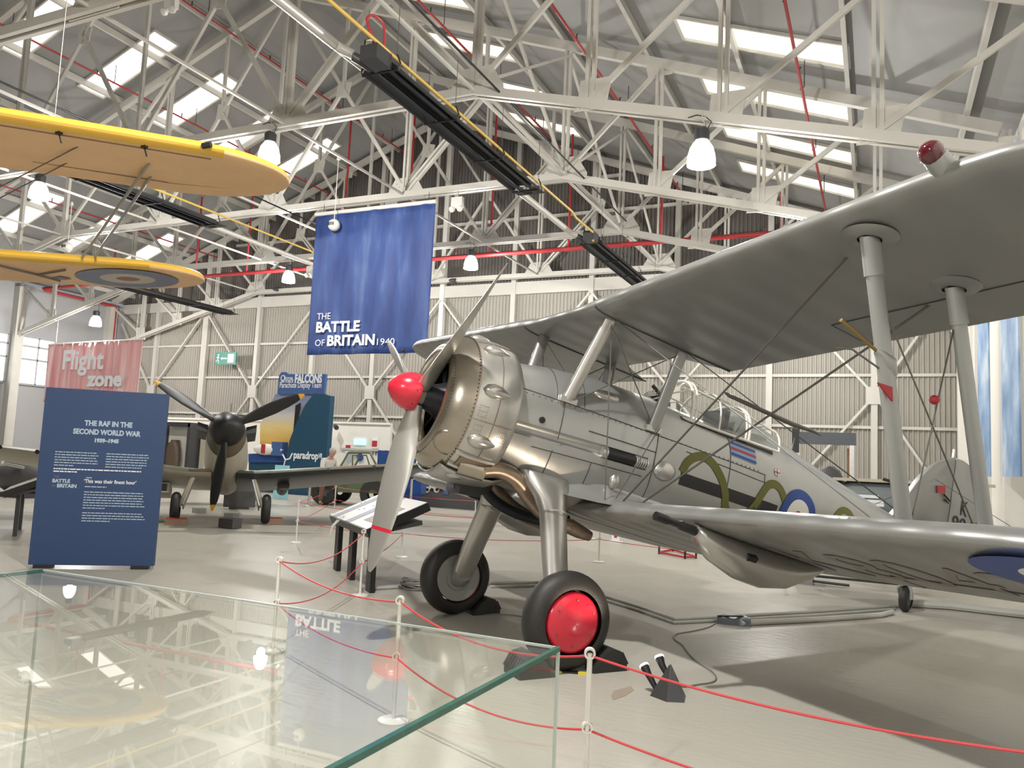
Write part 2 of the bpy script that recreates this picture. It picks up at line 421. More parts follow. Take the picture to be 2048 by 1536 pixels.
# skylights set into both slopes
def skylight(xa, xb, y, m):
    global wn
    wn += 1
    za, zb = roofz(xa) - .03, roofz(xb) - .03; b = MB()
    b.add([(xa, y - .46, za), (xb, y - .46, zb), (xb, y + .46, zb), (xa, y + .46, za), (xa, y - .46, za + .02), (xb, y - .46, zb + .02), (xb, y + .46, zb + .02), (xa, y + .46, za + .02)],
          [(0, 1, 2, 3), (4, 7, 6, 5), (0, 4, 5, 1), (1, 5, 6, 2), (2, 6, 7, 3), (3, 7, 4, 0)])
    o = struct(b.build('window_%d' % wn, m, smooth=0))
    b = MB()
    for yy in (y - .49, y + .49): b.beam((xa, yy, za - .02), (xb, yy, zb - .02), .05, .07)
    for x, z in ((xa, za), (xb, zb)): b.beam((x, y - .5, z - .02), (x, y + .5, z - .02), .06, .07)
    struct(b.build('window_frame', M['steel'], o, smooth=0))
for y in (8.6, 11.5, 14.55, 17.42, 20.3, 23.25, 26.25): skylight(-24.55, -21.1, y, M['sky'])
for y in (17.4, 20.35, 23.4, 26.4): skylight(-33.6, -30.1, y, M['sky'])
for y in (8.1, 11.1, 14.1, 16.95, 19.8, 22.75, 25.7): skylight(-4.1, -.55, y, M['skyw'])
for y in (14.4, 17.4, 20.4, 23.35, 26.35): skylight(-13.0, -10.0, y, M['skyw'])

# purlins along both slopes
for k in range(1, 9):
    for sgn in (-1, 1):
        x = RIDGE + sgn * (2.3 * k + .3)
        if XL < x < XR: struct(MB().box((x, 8.5, roofz(x) - .13), (.09, 41, .2)).build('ceiling_purlin', M['steel'], smooth=0))

# ------------------------------------------------------------------ roof trusses
LEV = [-26.65, -21.83, -17.0, -12.17, -7.35]
SL = [-4.9, -2.45, 0.0, 2.4]
def botz(x):
    d = abs(x - RIDGE); return 8.9 - max(0, d - 9.65) * .264
def double(b, p, q, wd=.19, gap=.055, ht=.1):      # pair of angles back to back with a gap between them (flat in the truss plane)
    p, q = V(p), V(q); d = (q - p).normalized(); s = V((d.z, 0, -d.x))
    for k in (-1, 1): b.beam(p + s * k * (wd + gap) / 4, q + s * k * (wd + gap) / 4, ht, (wd - gap) / 2, up=s)
def make_truss():
    t = empty('roof_truss', (0, 0, 0))
    for sgn in (-1, 1):
        b = MB(); xe = RIDGE + sgn * 19.3
        b.beam((RIDGE, 0, rafz(RIDGE)), (xe, 0, rafz(xe)), .16, .24); b.build('rafter', M['steel'], t, 0)
    b = MB(); xs = [RIDGE - 19.3, LEV[0], LEV[-1], RIDGE + 19.3]
    for xa, xb in zip(xs[:-1], xs[1:]):
        for dy in (-.085, .085): b.beam((xa, dy, botz(xa)), (xb, dy, botz(xb)), .085, .17)
    b.build('bottom_chord', M['steel'], t, 0)
    def web(xa, za, xb, zb, two=False):
        b = MB()
        if two: double(b, (xa, 0, za), (xb, 0, zb))
        else: b.beam((xa, 0, za), (xb, 0, zb), .08, .10)
        b.build('web_member', M['steel'], t, 0)
    def gusset(x, z, pts, riv):
        b = MB(); b.poly([(x + px, -.012, z + pz) for px, pz in pts], (0, 1, 0), .024)
        for px, pz in riv:
            for y in (-.018, .018): b.box((x + px, y, z + pz), (.035, .02, .035))
        b.build('gusset_plate', M['steel'], t, 0)
    for i, x in enumerate(LEV):
        web(x, botz(x), x, rafz(x), i in (1, 3, 4, 0))
        gusset(x, botz(x), [(-.62, -.09), (.62, -.09), (.62, .06), (.34, .52), (-.34, .52), (-.62, .06)],
               [(-.5 + .11 * k, -.045) for k in range(10)] + [(s * (.12 + .09 * k), .14 + .11 * k) for k in range(3) for s in (-1, 1)] + [(s * .05, .2 + .1 * k) for k in range(3) for s in (-1, 1)])
    for sgn in (-1, 1):
        X0, X1, X2 = RIDGE, RIDGE + sgn * 4.83, RIDGE + sgn * 9.65
        for xo, xi in ((X1, X0), (X2, X1)):              # main diagonal, its half-way strut and hanger
            zo, zi = botz(xo) + .1, rafz(xi) - .15; xm, zm = (xo + xi) / 2, (zo + zi) / 2
            web(xo, zo, xi, zi); web(xi, botz(xi) + .1, xm, zm, xo == X2)
            web(xm, zm, xm, rafz(xm) - .1)
            gusset(xm, zm, [(-.26, -.2), (.2, -.3), (.28, .18), (-.2, .3)], [(-.1 + .1 * q, -.08 + .08 * q) for q in range(3)])
        web(X2, botz(X2) + .1, RIDGE + sgn * 12.1, rafz(RIDGE + sgn * 12.1) - .1)
    for sgn in (-1, 1):
        prev = None
        for k, xx in enumerate(SL):
            x = xx if sgn > 0 else 2 * RIDGE - xx
            web(x, botz(x), x, rafz(x), True)
            if k < len(SL) - 1:
                xe = SL[k + 1] if sgn > 0 else 2 * RIDGE - SL[k + 1]
                web(x, botz(x) + .1, xe, rafz(xe) - .1)
            gusset(x, botz(x), [(-.32, -.09), (.32, -.09), (.34 if sgn > 0 else .24, .1), (.42 if sgn > 0 else .2, .5), (-.2 if sgn > 0 else -.42, .5), (-.24 if sgn > 0 else -.34, .1)],
                   [(-.25 + .1 * q, -.045) for q in range(6)] + [(s * .05, .16 + .09 * q) for q in range(4) for s in (-1, 1)] + [(sgn * (.14 + .07 * q), .16 + .085 * q) for q in range(4)])
    for x in LEV[1:4] + [RIDGE + 12.1, RIDGE - 12.1]:      # plates where the webs meet the rafter
        gusset(x, rafz(x), [(-.3, -.3), (.3, -.3), (.36, -.02), (-.36, -.02)], [(-.2 + .1 * q, -.2) for q in range(5)])
    return t
tr0 = make_truss()
TL = ['cream roof truss behind the photographer', 'cream roof truss nearest overhead, cut by the top edge of the photo',
      'cream roof truss second from the camera, bottom chord ending at the upper left corner',
      'cream riveted roof truss whose bottom chord carries the bright lamp above the silver biplane',
      'cream riveted roof truss from which the blue banner hangs',
      'cream roof truss fourth from the camera, carrying the red sprinkler main and small lamps',
      'cream roof truss standing tight against the brown gable wall']
for k, y in enumerate(YT):
    o = tr0 if k == 0 else dup(tr0)
    o.location = (0, y, 0); tag(o, TL[k], 'roof truss', 'roof trusses')

# ties and sway braces that run down the hall between the trusses
ties = [(-26.65, 'cream tie between trusses near the left wall, leftmost of the ties'), (-17.0, 'cream tie between trusses under the roof ridge'),
        (-12.17, 'cream tie between trusses left of the big black heater'), (-7.35, 'cream tie between trusses over the big black heater'),
        (-21.83, 'cream tie between trusses over the yellow wing tip')]
for x, lab in ties:
    b = MB(); z = botz(x)
    b.box((x, (YT[0] + YT[-1]) / 2, z), (.055, YT[-1] - YT[0], .055))
    r = tag(b.build('longitudinal_tie', M['steel'], smooth=0), lab, 'tie beam', 'longitudinal ties')
for x, nm in ((-7.35, 'above the big black heater'),):
    for k in range(3, 6):
        b = MB()
        b.beam((x, YT[k] + .1, rafz(x) - .3), (x, YT[k + 1] - .1, botz(x) + .25), .07, .07)
        b.beam((x + .08, YT[k + 1] - .1, rafz(x) - .3), (x + .08, YT[k] + .1, botz(x) + .25), .07, .07)
        tag(b.build('sway_brace', M['steel'], smooth=0), 'thin crossed sway brace %s, %s bay' % (nm, ('first', 'second', 'last')[k - 3]), 'brace', 'sway braces')

# ------------------------------------------------------------------ high-bay lamps
def make_lamp():
    t = empty('high_bay_lamp')
    MB().lathe([(0, .09), (.02, .13), (.2, .135), (.24, .10)], (0, 0, 0), (0, 0, 1), 20, True, True).build('lamp_housing', M['dark'], t)
    MB().lathe([(0, .10), (-.04, .14), (-.14, .20), (-.28, .235), (-.44, .245), (-.445, .22), (-.40, .20)], (0, 0, .02), (0, 0, 1), 24, True, True).build('lamp_dome', M['bulb'], t)
    MB().tube([(0, 0, .22), (0, 0, .30), (.04, 0, .34), (0, 0, .40), (0, 0, .55)], .012, 6).build('hook', M['steel'], t)
    MB().tube([(.08, 0, .2), (.16, 0, .34), (.05, .02, .46), (-.1, 0, .5), (-.25, 0, .47)], .009, 5).build('flex', M['black'], t)
    return t
lamp0 = make_lamp()
LAMPS = [(-2.77, 13.3, 7.2, 'lit high-bay lamp above the middle of the silver biplane, the largest in view'),
         (-12.49, 13.3, 8.46, 'lit high-bay lamp just right of the upper yellow wing tip'),
         (-20.4, 13.3, 8.38, 'lit high-bay lamp above the upper yellow wing, near the left edge'),
         (-12.52, 23.2, 8.38, 'small lit high-bay lamp just right of the blue banner'),
         (-20.35, 23.2, 8.34, 'small lit high-bay lamp just left of the blue banner'),
         (-30.85, 23.2, 6.98, 'small lit high-bay lamp above the pink banner'),
         (-2.77, 3.5, 7.2, 'lit high-bay lamp over the biplane propeller, above the frame'),
         (-2.77, -6.4, 7.2, 'added unseen high-bay lamp behind the photographer by the right wall'),  # out-of-view lamp, added to light this end of the hall
         (-2.77, 23.2, 7.2, 'lit high-bay lamp hidden behind the upper silver wing')]
for i, (x, y, z, lab) in enumerate(LAMPS):
    o = lamp0 if i == 0 else dup(lamp0)
    o.location = (x, y, z); tag(o, lab, 'lamp', 'high-bay lamps')
    li = D.lights.new('lamp_light', 'POINT'); li.energy = LAMP_POWER * (1.9 if x > -3 and y < 10 else 1); li.shadow_soft_size = .14; li.color = (1, .975, .925)
    lo = D.objects.new('lamp_light', li); COL.objects.link(lo); lo.parent = o; lo.location = (0, 0, -.58)

# ------------------------------------------------------------------ radiant tube heaters
def make_heater(length):
    t = empty('radiant_heater')
    w, h = .33, .17
    sec = [(-w, 0), (-w, .06), (-w * .55, h), (w * .55, h), (w, .06), (w, 0), (w - .015, 0), (w - .02, .055), (w * .52, h - .015), (.04, h - .015), (0, h - .07), (-.04, h - .015), (-w * .52, h - .015), (-w + .02, .055), (-w + .015, 0)]
    MB().loft([[(x, y, z) for x, z in sec] for y in (0, length)]).build('reflector', M['black'], t, 0)
    b = MB()
    pts = [(-.15, -.05, .06), (-.15, length + .05, .06)] + [(-.15 * math.cos(a), length + .05 + .17 * math.sin(a), .06) for a in [pi * k / 8 for k in range(1, 8)]] + [(.15, length + .05, .06), (.15, -.05, .06)]
    b.tube(pts, .05, 10).build('radiant_tube', M['eng'], t)
    MB().poly([(-w, length, .03), (w, length, .03), (w, length + .3, .03), (-w, length + .3, .03)], (0, 0, 1), .02).build('end_shield', M['black'], t, 0)
    MB().box((.08, -.24, .12), (.32, .42, .24)).box((.0, -.22, .32), (.2, .22, .18)).build('burner_box', M['dark'], t, 0)
    MB().box((.0, -.335, .34), (.12, .01, .1)).build('data_label', M['white'], t, 0)
    MB().tube([(-.15, -.05, .08), (-.18, -.2, .1), (-.32, -.3, .18)], .08, 12).build('fan_spigot', M['dark'], t)
    n = 4
    for k in range(n):
        y = .02 + k * (length - .04) / (n - 1)
        MB().tube([(-w - .02, y, .0), (w + .02, y, .0), (w + .05, y, .1), (w - .02, y, .26)], .014, 6).tube([(-w - .02, y, 0), (-w - .05, y, .1), (-w + .05, y, .26)], .014, 6).build('hanger_bracket', M['black'], t)
        for s in (-1, 1): MB().tube([(s * (w - .03), y, .26), (s * (w - .03), y, 1.15)], .006, 5).build('hanger_chain', M['wire'], t)
    return t
h0 = make_heater(5.95)
HEAT = [(-7.37, 10.2, 7.75, 'long black radiant tube heater hung mid-roof, burner box at its near end'),
        (-7.37, 20.7, 7.75, 'black radiant tube heater further back, partly behind the upper silver wing'),
        (-17.35, 10.4, 7.85, 'black radiant tube heater just behind the upper yellow wing'),
        (-26.4, 20.4, 7.5, 'black radiant tube heater below the yellow roundel wing tip')]
for i, (x, y, z, lab) in enumerate(HEAT):
    o = h0 if i == 0 else dup(h0)
    o.location = (x, y, z); tag(o, lab, 'heater', 'radiant heaters')
# flues and gas pipes
def pipe(name, pts, r, m, lab, cat, group=None, seg=8):
    return tag(MB().tube(pts, r, seg).build(name, m), lab, cat, group)
pipe('flue_duct', [(-7.85, YF, 8.02), (-7.85, 9.6, 8.02)], .085, M['galv'], 'bright metal flue duct at the top edge left of the burner box', 'duct', 'flue ducts', 12)
pipe('flue_duct', [(-7.85, 9.62, 8.02), (-7.85, 20.0, 8.02), (-7.8, 20.25, 7.98), (-7.66, 20.36, 7.94)], .08, M['steel'], 'cream flue duct running below left of the big heater to the far burner', 'duct', 'flue ducts', 12)
pipe('flue_elbow', [(-7.66, 9.9, 7.94), (-7.76, 9.88, 8.0), (-7.85, 9.72, 8.02)], .085, M['galv'], 'shiny flue elbow joining duct and burner box of the big heater', 'duct elbow', None, 12)
pipe('flue_duct', [(-18.0, YF, 8.1), (-18.0, 17.4, 8.1), (-18.0, 22.8, 8.1)], .08, M['steel'], 'cream flue duct beside the heater behind the yellow wing', 'duct', 'flue ducts', 12)
pipe('gas_pipe', [(-7.16, YF, 8.02), (-7.16, 18.6, 8.02), (-7.16, 18.9, 7.95), (-7.16, 20.3, 7.95), (-7.16, 20.3, 7.7)], .03, M['yflue'], 'yellow gas pipe running along the big black heater', 'gas pipe', 'gas pipes')
pipe('gas_pipe', [(-16.9, YF, 8.1), (-16.9, 23.0, 8.1), (-16.9, 23.0, 7.9)], .03, M['yflue'], 'yellow gas pipe behind the yellow wing tip and left of the blue banner', 'gas pipe', 'gas pipes')
pipe('gas_hose', smooth([(-7.25, 9.95, 8.0), (-7.3, 9.8, 8.2), (-7.36, 9.75, 8.42), (-7.3, 9.85, 8.52), (-7.2, 9.98, 8.42), (-7.17, 10.0, 8.05)], 5), .022, M['pipe_red'], 'looped red gas hose above the big heater burner box', 'hose')
def roof_pipe(xr, z):
    return xr * (z - CAMZ)
for (xr, dz, lab) in ((-.65, .75, 'red sprinkler pipe on the right roof slope, crossing beside the bright lamp'), (-.92, .75, 'red sprinkler pipe just left of the first gusset above the heater'),
                      (-1.424, .6, 'red sprinkler pipe along the left slope above the blue banner'), (-1.938, .6, 'red sprinkler pipe crossing the upper row of left skylights'),
                      (-3.175, .6, 'red sprinkler pipe crossing the lower row of left skylights'), (-.18, .6, 'red sprinkler pipe nearest the right wall, above the nav light')):
    sl = .3725 if xr < -1.2 else -.3725; k0 = 16.02 - dz + sl * 17; z = (k0 - sl * xr * CAMZ) / (1 - sl * xr); x = xr * (z - CAMZ)
    t = tag(MB().tube([(x, YF, z), (x, 28.3, z)], .032, 8).build('sprinkler_pipe', M['pipe_red']), lab, 'sprinkler pipe', 'red sprinkler pipes')
    y = 9.5
    while y < 28:
        MB().tube([(x, y, z), (x, y, z + .14), (x + .03, y, z + .16)], .02, 6).build('sprinkler_head', M['dark'], t)
        if int(y * 10) % 2 == 0 or True: MB().tube([(x + .05, y + .6, z + dz), (x + .05, y + .6, z + .02), (x - .04, y + .6, z - .03)], .012, 5).build('pipe_hanger', M['dark'], t)
        y += 3.4
main = tag(MB().tube([(XL + .35, 28.3, 2), (XL + .35, 28.3, 8.62), (XL + .5, 27.9, 8.62), (XL + .6, 24.2, 8.62), (XL + .9, 23.95, 8.62), (1.9, 23.95, 8.62)], .075, 12).build('sprinkler_main', M['pipe_red']), 'thick red sprinkler main crossing the whole hall behind the blue banner', 'sprinkler main')
for x in (-31, -26, -23.2, -18.5, -15.6, -12.2, -9.3, -6.2, -2.6, .4):
    zt = rafz(x) - .6
    MB().tube([(x, 23.95, 8.62), (x, 23.95, zt)], .04, 8).build('riser', M['pipe_red'], main)
for k in range(18): MB().tube([(XL + 2 + 2.1 * k, 23.95, 8.69), (XL + 2 + 2.1 * k, 23.95, 8.78)], .02, 6).build('sprinkler_head', M['rope'], main)
pipe('power_cable', [(-6.75, YF, 8.75), (-6.75, 22, 8.75)], .022, M['black'], 'thin black cable run above the big heater', 'cable', 'roof cables')
pipe('power_cable', [(-15.3, YF, 8.35), (-15.3, 22.5, 8.35)], .022, M['black'], 'thin black cable run passing above the yellow wing', 'cable', 'roof cables')
pipe('cable_tray', [(-16.3, YF, 8.25), (-16.3, 14.0, 8.25)], .03, M['steel'], 'pale conduit running above the yellow wing at the left edge', 'conduit')

# twin-headed emergency lights, camera, ceiling balls
def twin(px, py, Y, lab):
    p = at(px, py, Y); t = empty('emergency_light', p, 0, lab, 'emergency light', 'emergency lights')
    MB().box((0, 0, 0), (.34, .12, .28)).build('light_box', M['white'], t, 0)
    for s in (-1, 1): MB().lathe([(0, .04), (.02, .075), (.1, .08), (.11, .05)], (s * .11, -.02, -.17), (s * .2, -.8, -.5), 14, True, True).build('spot_head', M['white'], t)
    MB().tube([(0, 0, .14), (0, 0, .32)], .02, 6).build('bracket', M['steel'], t)
twin(915, 405, 18.3, 'white twin-headed emergency light right of the blue banner top')
twin(343, 8, 12.0, 'white twin-headed emergency light at the top edge over the yellow wing')
twin(622, 540, 23.2, 'white twin-headed emergency light just left of the blue banner beside a small lamp')
for px, py, lab in ((905, 561, 'small security camera on the wall right of the blue banner'), (553, 579, 'small security camera on the wall left of the blue banner')):
    p = at(px, py, 28.2); t = empty('security_camera', p, 0, lab, 'camera', 'security cameras')
    MB().lathe([(0, .1), (.45, .1)], (-.2, 0, 0), (1, -.3, -.1), 12, True, True).build('camera_body', M['dark'], t)
    MB().box((.05, .2, .1), (.08, .5, .08)).build('camera_bracket', M['dark'], t, 0)
def ceiling_ball(px, py, Y, top, lab):
    p = at(px, py, Y); t = empty('pendant_speaker', p, 0, lab, 'speaker', 'ball speakers')
    MB().ball((0, 0, 0), .175, 22).build('ball', M['white'], t)
    b = MB()
    for k in range(6): b.box((-.09 + .036 * k, -.172 + abs(k - 2.5) * .006, 0), (.02, .02, .09))
    b.build('grille', M['dark'], t, 0)
    MB().tube([(0, 0, .17), (0, 0, top)], .012, 5).build('pendant_cable', M['white'], t)
    MB().lathe([(0, .06), (.12, .03)], (0, 0, top), (0, 0, 1), 10, True, True).build('cable_cap', M['white'], t)
ceiling_ball(668, 450, 18.0, 1.95, 'white ball speaker hanging in front of the blue banner')
ceiling_ball(135, 494, 18.0, 1.5, 'white ball speaker hanging behind the lower yellow wing')

# exit sign, posters on the right wall
p = at(452, 717, 28.2); t = empty('exit_sign', p, 0, 'green running-man exit sign hung on the gable wall', 'exit sign')
MB().box((0, 0, 0), (1.3, .06, .6)).build('sign_board', M['exgreen'], t, 0)
MB().box((.33, -.035, 0), (.38, .01, .42)).build('door_symbol', M['wht'], t, 0)
MB().poly([(.1, -.035, .03), (-.2, -.035, .03), (-.2, -.035, .09), (-.3, -.035, 0), (-.2, -.035, -.09), (-.2, -.035, -.03), (.1, -.035, -.03)], (0, -1, 0), .005).build('arrow', M['wht'], t, 0)
b = MB(); b.ball((-.44, -.04, .17), .05, 10); b.tube([(-.44, -.04, .11), (-.47, -.04, -.05), (-.40, -.04, -.12), (-.42, -.04, -.24)], .025, 6); b.tube([(-.47, -.04, -.05), (-.55, -.04, -.15), (-.6, -.04, -.12)], .022, 6); b.tube([(-.55, -.04, .02), (-.5, -.04, .09), (-.44, -.04, .08), (-.36, -.04, .02)], .018, 6)
b.build('running_figure', M['wht'], t)
def wally(px, X): r = ray(px, 700); return X * r.y / r.x
for pa, pb, lab in ((1955, 1977, 'tall sky-blue poster on the right wall, left of the white column'), (2002, 2037, 'tall sky-blue poster on the right wall, right of the white column')):
    ya, yb = wally(pa, 2.16), wally(pb, 2.16); r = ray(2020, 953); zb = CAMZ + r.z * 2.16 / r.x
    tag(MB().box((2.17, (ya + yb) / 2, (zb + 7.5) / 2), (.03, abs(ya - yb), 7.5 - zb)).build('sky_poster', M['ban_sky'], smooth=0), lab, 'poster', 'sky posters')

# ------------------------------------------------------------------ hanging banners
def cloth(xa, xb, za, zb, Y, amp, waves, nx, nz, sl=0.0, tip=0.0):
    b = MB(); vs = []
    for j in range(nz + 1):
        v = j / nz
        for i in range(nx + 1):
            u = i / nx; x = xa + (xb - xa) * u
            a = amp * (.5 + .5 * v)
            y = Y + a * math.sin(2 * pi * waves * u + 1.3 * math.sin(5 * u)) + a * .5 * math.sin(2 * pi * waves * 2.3 * u + 2 * v)
            vs.append((x - tip * v, y, za + (zb - za) * v + sl * u * (1 - v)))
    n = nx + 1
    b.add(vs, [(j * n + i, j * n + i + 1, (j + 1) * n + i + 1, (j + 1) * n + i) for j in range(nz) for i in range(nx)])
    return b
t = empty('hanging_banner', (-13.1, 18.3, 8.6), 0, 'large deep blue hanging banner lettered THE BATTLE OF BRITAIN 1940', 'banner', 'hanging banners')
def rel(o, e): o.location = o.location - e.location; return o
cl = cloth(-2.07, 2.02, -.06, -4.24, 0, .035, 3.2, 60, 20).build('cloth', M['ban_blue'], t, 60)
md = cl.modifiers.new('thickness', 'SOLIDIFY'); md.thickness = .006
MB().tube([(-2.1, 0, -.02), (2.05, 0, -.02)], .06, 10).build('top_rail', M['white'], t)
for x in (-1.8, 1.8): MB().tube([(x, 0, 0), (x, 0, .28)], .012, 5).build('hanging_cord', M['wire'], t)
def ban_text(s, px, py, px2, cap, bold):
    a = at(px, py, 18.2) - V((-13.1, 18.3, 8.6)); c = at(px2, py, 18.2) - V((-13.1, 18.3, 8.6))
    fit_text('lettering', s, (a.x, -.085, a.z), (1, 0, 0), (0, 0, 1), c.x - a.x, cap, M['wht'], t, bold)
ban_text('THE', 633, 639, 660, .19, 0); ban_text('BATTLE', 631, 664, 718, .29, .016); ban_text('OF', 629, 692, 648, .19, 0); ban_text('BRITAIN', 653, 691, 748, .29, .016); ban_text('1940', 753, 690, 788, .19, 0)

YK2 = 23.1; FK = YK2 / 22
t = empty('hanging_banner', (-29.2 * FK, YK2, 1.5555 + 4.1445 * FK), 0, 'pink Flight zone banner hanging behind the navy text panel', 'banner', 'hanging banners')
cl = cloth(-2.85 * FK, 2.85 * FK, -.13, -2.6 * FK, 0, .07, 9, 110, 12, .1).build('cloth', M['ban_pink'], t, 60)
md = cl.modifiers.new('thickness', 'SOLIDIFY'); md.thickness = .006
MB().tube([(-2.88 * FK, 0, -.12), (2.88 * FK, 0, -.02)], .035, 8).build('top_rail', M['white'], t)
MB().tube([(-2.9 * FK, 0, -2.62 * FK), (2.85 * FK, 0, -2.6 * FK)], .03, 8).build('bottom_rail', M['white'], t)
for x in (-2.5, 2.5): MB().tube([(x, 0, -.05), (x, 0, 1.45 + .2 * x)], .012, 5).build('hanging_cord', M['wire'], t)
def fz(s, px, py, px2, cap, bold):
    o_ = V((-29.2 * FK, YK2, 1.5555 + 4.1445 * FK)); a = at(px, py, YK2 - .15) - o_; c = at(px2, py, YK2 - .15) - o_
    fit_text('lettering', s, (a.x, -.15, a.z), (1, 0, 0), (0, 0, 1), c.x - a.x, cap, M['wht'], t, bold)
fz('Flight', 124, 738, 206, .82, .03); fz('zone', 172, 771, 243, .60, .04)

# ================================================================== the silver biplane (built in its own frame: x forward, y to port, z up)
MID = V((-3.007, 6.481, 0)); FWD = V((-.625305, -.780381, 0)); PORT = V((.780381, -.625305, 0)); UP = V((0, 0, 1))
TH = math.radians(12.3)
BX = FWD * math.cos(TH) + UP * math.sin(TH); BZ = -FWD * math.sin(TH) + UP * math.cos(TH)
G = frame_empty('biplane_fighter', MID + UP * .37, BX, PORT, BZ, label='silver biplane fighter with red spinner and red hub cover on its near wheel', cat='aircraft')

FS = [(.56, 2.00, .95, .47, 1.49, 2.1), (.1, 2.08, .90, .48, 1.50, 2.3), (-.4, 2.12, .88, .49, 1.5, 2.5), (-1.0, 2.12, .90, .48, 1.5, 2.5),
      (-1.9, 2.08, .95, .46, 1.5, 2.4), (-2.5, 2.17, 1.02, .42, 1.52, 2.0), (-3.1, 2.07, 1.10, .345, 1.54, 1.85), (-3.8, 1.95, 1.2, .25, 1.56, 1.8),
      (-4.85, 1.80, 1.36, .13, 1.58, 1.8), (-5.9, 1.70, 1.48, .05, 1.58, 1.9), (-6.25, 1.66, 1.52, .02, 1.58, 2)]
def fpar(x):
    xs = [s[0] for s in FS]
    return [lerp(x, xs, [s[i] for s in FS]) for i in range(1, 6)]
def fring(x, n=44):
    zt, zb, hw, zc, e = fpar(x); r = []
    for k in range(n):
        a = 2 * pi * k / n; c, s = math.cos(a), math.sin(a)
        r.append((x, hw * math.copysign(abs(c) ** (2 / e), c), zc + (zt - zc if s > 0 else zc - zb) * math.copysign(abs(s) ** (2 / e), s)))
    return r
def fy(x, z):
    zt, zb, hw, zc, e = fpar(x); t = abs((z - zc) / ((zt - zc) if z > zc else (zc - zb)))
    return hw * max(0, 1 - min(1, t) ** e) ** (1 / e)
b = MB(); x = .56; rs = []
while x > -6.26: rs.append(fring(x)); x -= .0851
fo = b.loft(rs).build('fuselage', M['silver'], G, 50)
bpy.context.view_layer.update()
for sg in (1, -1):                                   # gun troughs cut into both sides
    cu_ = MB().tube([(x, sg * (fy(x, 1.41) + .018), z) for x, z in ((.62, 1.398), (.3, 1.404), (0, 1.409), (-.4, 1.417), (-.88, 1.428))], .062, 16).build('cutter', M['strut'], G, 0)
    md = fo.modifiers.new('cut', 'BOOLEAN'); md.object = cu_; md.operation = 'DIFFERENCE'; md.solver = 'EXACT'
    bpy.context.view_layer.update()
    me = D.meshes.new_from_object(fo.evaluated_get(bpy.context.evaluated_depsgraph_get()))
    fo.modifiers.clear(); fo.data = me; D.objects.remove(cu_)
    me.materials.clear(); me.materials.append(M['silver']); me.shade_smooth(); me.set_sharp_from_angle(angle=math.radians(40)); me.name = 'fuselage'
def strip(path, wd, off, m, name, par=G):            # painted band that follows the fuselage side; path in (x, z)
    b = MB(); vs = []; n = len(path)
    for i, (x, z) in enumerate(path):
        x0, z0 = path[max(i - 1, 0)]; x1, z1 = path[min(i + 1, n - 1)]
        d = V((x1 - x0, z1 - z0)).normalized(); nn = V((-d.y, d.x)) * wd / 2
        for s in (-1, -.33, .33, 1):
            xx, zz = x + nn.x * s, z + nn.y * s; vs.append((xx, fy(xx, zz) + off, zz))
    b.add(vs, [(4 * i + k, 4 * i + k + 1, 4 * i + k + 5, 4 * i + k + 4) for i in range(n - 1) for k in range(3)])
    return b.build(name, m, par)
def line(xa, za, xb, zb, n=24): return [(xa + (xb - xa) * i / n, za + (zb - za) * i / n) for i in range(n + 1)]
strip(line(-1.28, 1.40, -2.60, 1.385), .118, .003, M['black'], 'black_bar')
strip(smooth([(-1.285, 1.46), (-1.34, 1.58), (-1.47, 1.66), (-1.62, 1.64), (-1.76, 1.53), (-1.85, 1.40), (-1.90, 1.28), (-2.0, 1.20), (-2.16, 1.22), (-2.27, 1.36), (-2.32, 1.47), (-2.40, 1.60), (-2.50, 1.64), (-2.60, 1.61), (-2.68, 1.52)]), .085, .006, M['olive'], 'olive_snake')
strip(smooth([(-3.50, 1.40), (-3.55, 1.53), (-3.66, 1.63), (-3.80, 1.63), (-3.90, 1.52), (-3.97, 1.38)]), .075, .005, M['olive'], 'olive_snake')
def roundel_side(xc, zc, rads, mats, off=.006, par=G, nm='roundel'):
    for q, (r0, r1) in enumerate(rads):
        b = MB(); vs = []; n = 40
        for k in range(n):
            a = 2 * pi * k / n
            for r in (r0, (r0 + r1) / 2, r1):
                xx, zz = xc + r * math.cos(a), zc + r * math.sin(a); vs.append((xx, fy(xx, zz) + off, zz))
        b.add(vs, [(3 * k + j, 3 * k + j + 1, 3 * ((k + 1) % n) + j + 1, 3 * ((k + 1) % n) + j) for k in range(n) for j in (0, 1)])
        b.build(nm, mats[q], par)
roundel_side(-2.93, 1.40, [(.18, .285), (.062, .18), (.001, .062)], [M['rblue'], M['rwhite'], M['rred']], .009)
roundel_side(-2.53, 1.77, [(.0, .042)], [M['rwhite']], .004, G, 'badge'); strip(line(-2.49, 1.77, -2.57, 1.77, 4), .013, .007, M['rred'], 'badge_cross'); strip(line(-2.53, 1.81, -2.53, 1.73, 4), .013, .007, M['rred'], 'badge_cross')
strip(line(-1.86, 1.852, -2.22, 1.842, 8), .15, .003, M['ban_sky'], 'rank_pennant')
for z, m in ((1.912, 'rblue'), (1.856, 'rred'), (1.797, 'rblue')): strip(line(-1.87, z, -2.22, z - .008, 8), .024, .006, M[m], 'pennant_stripe')
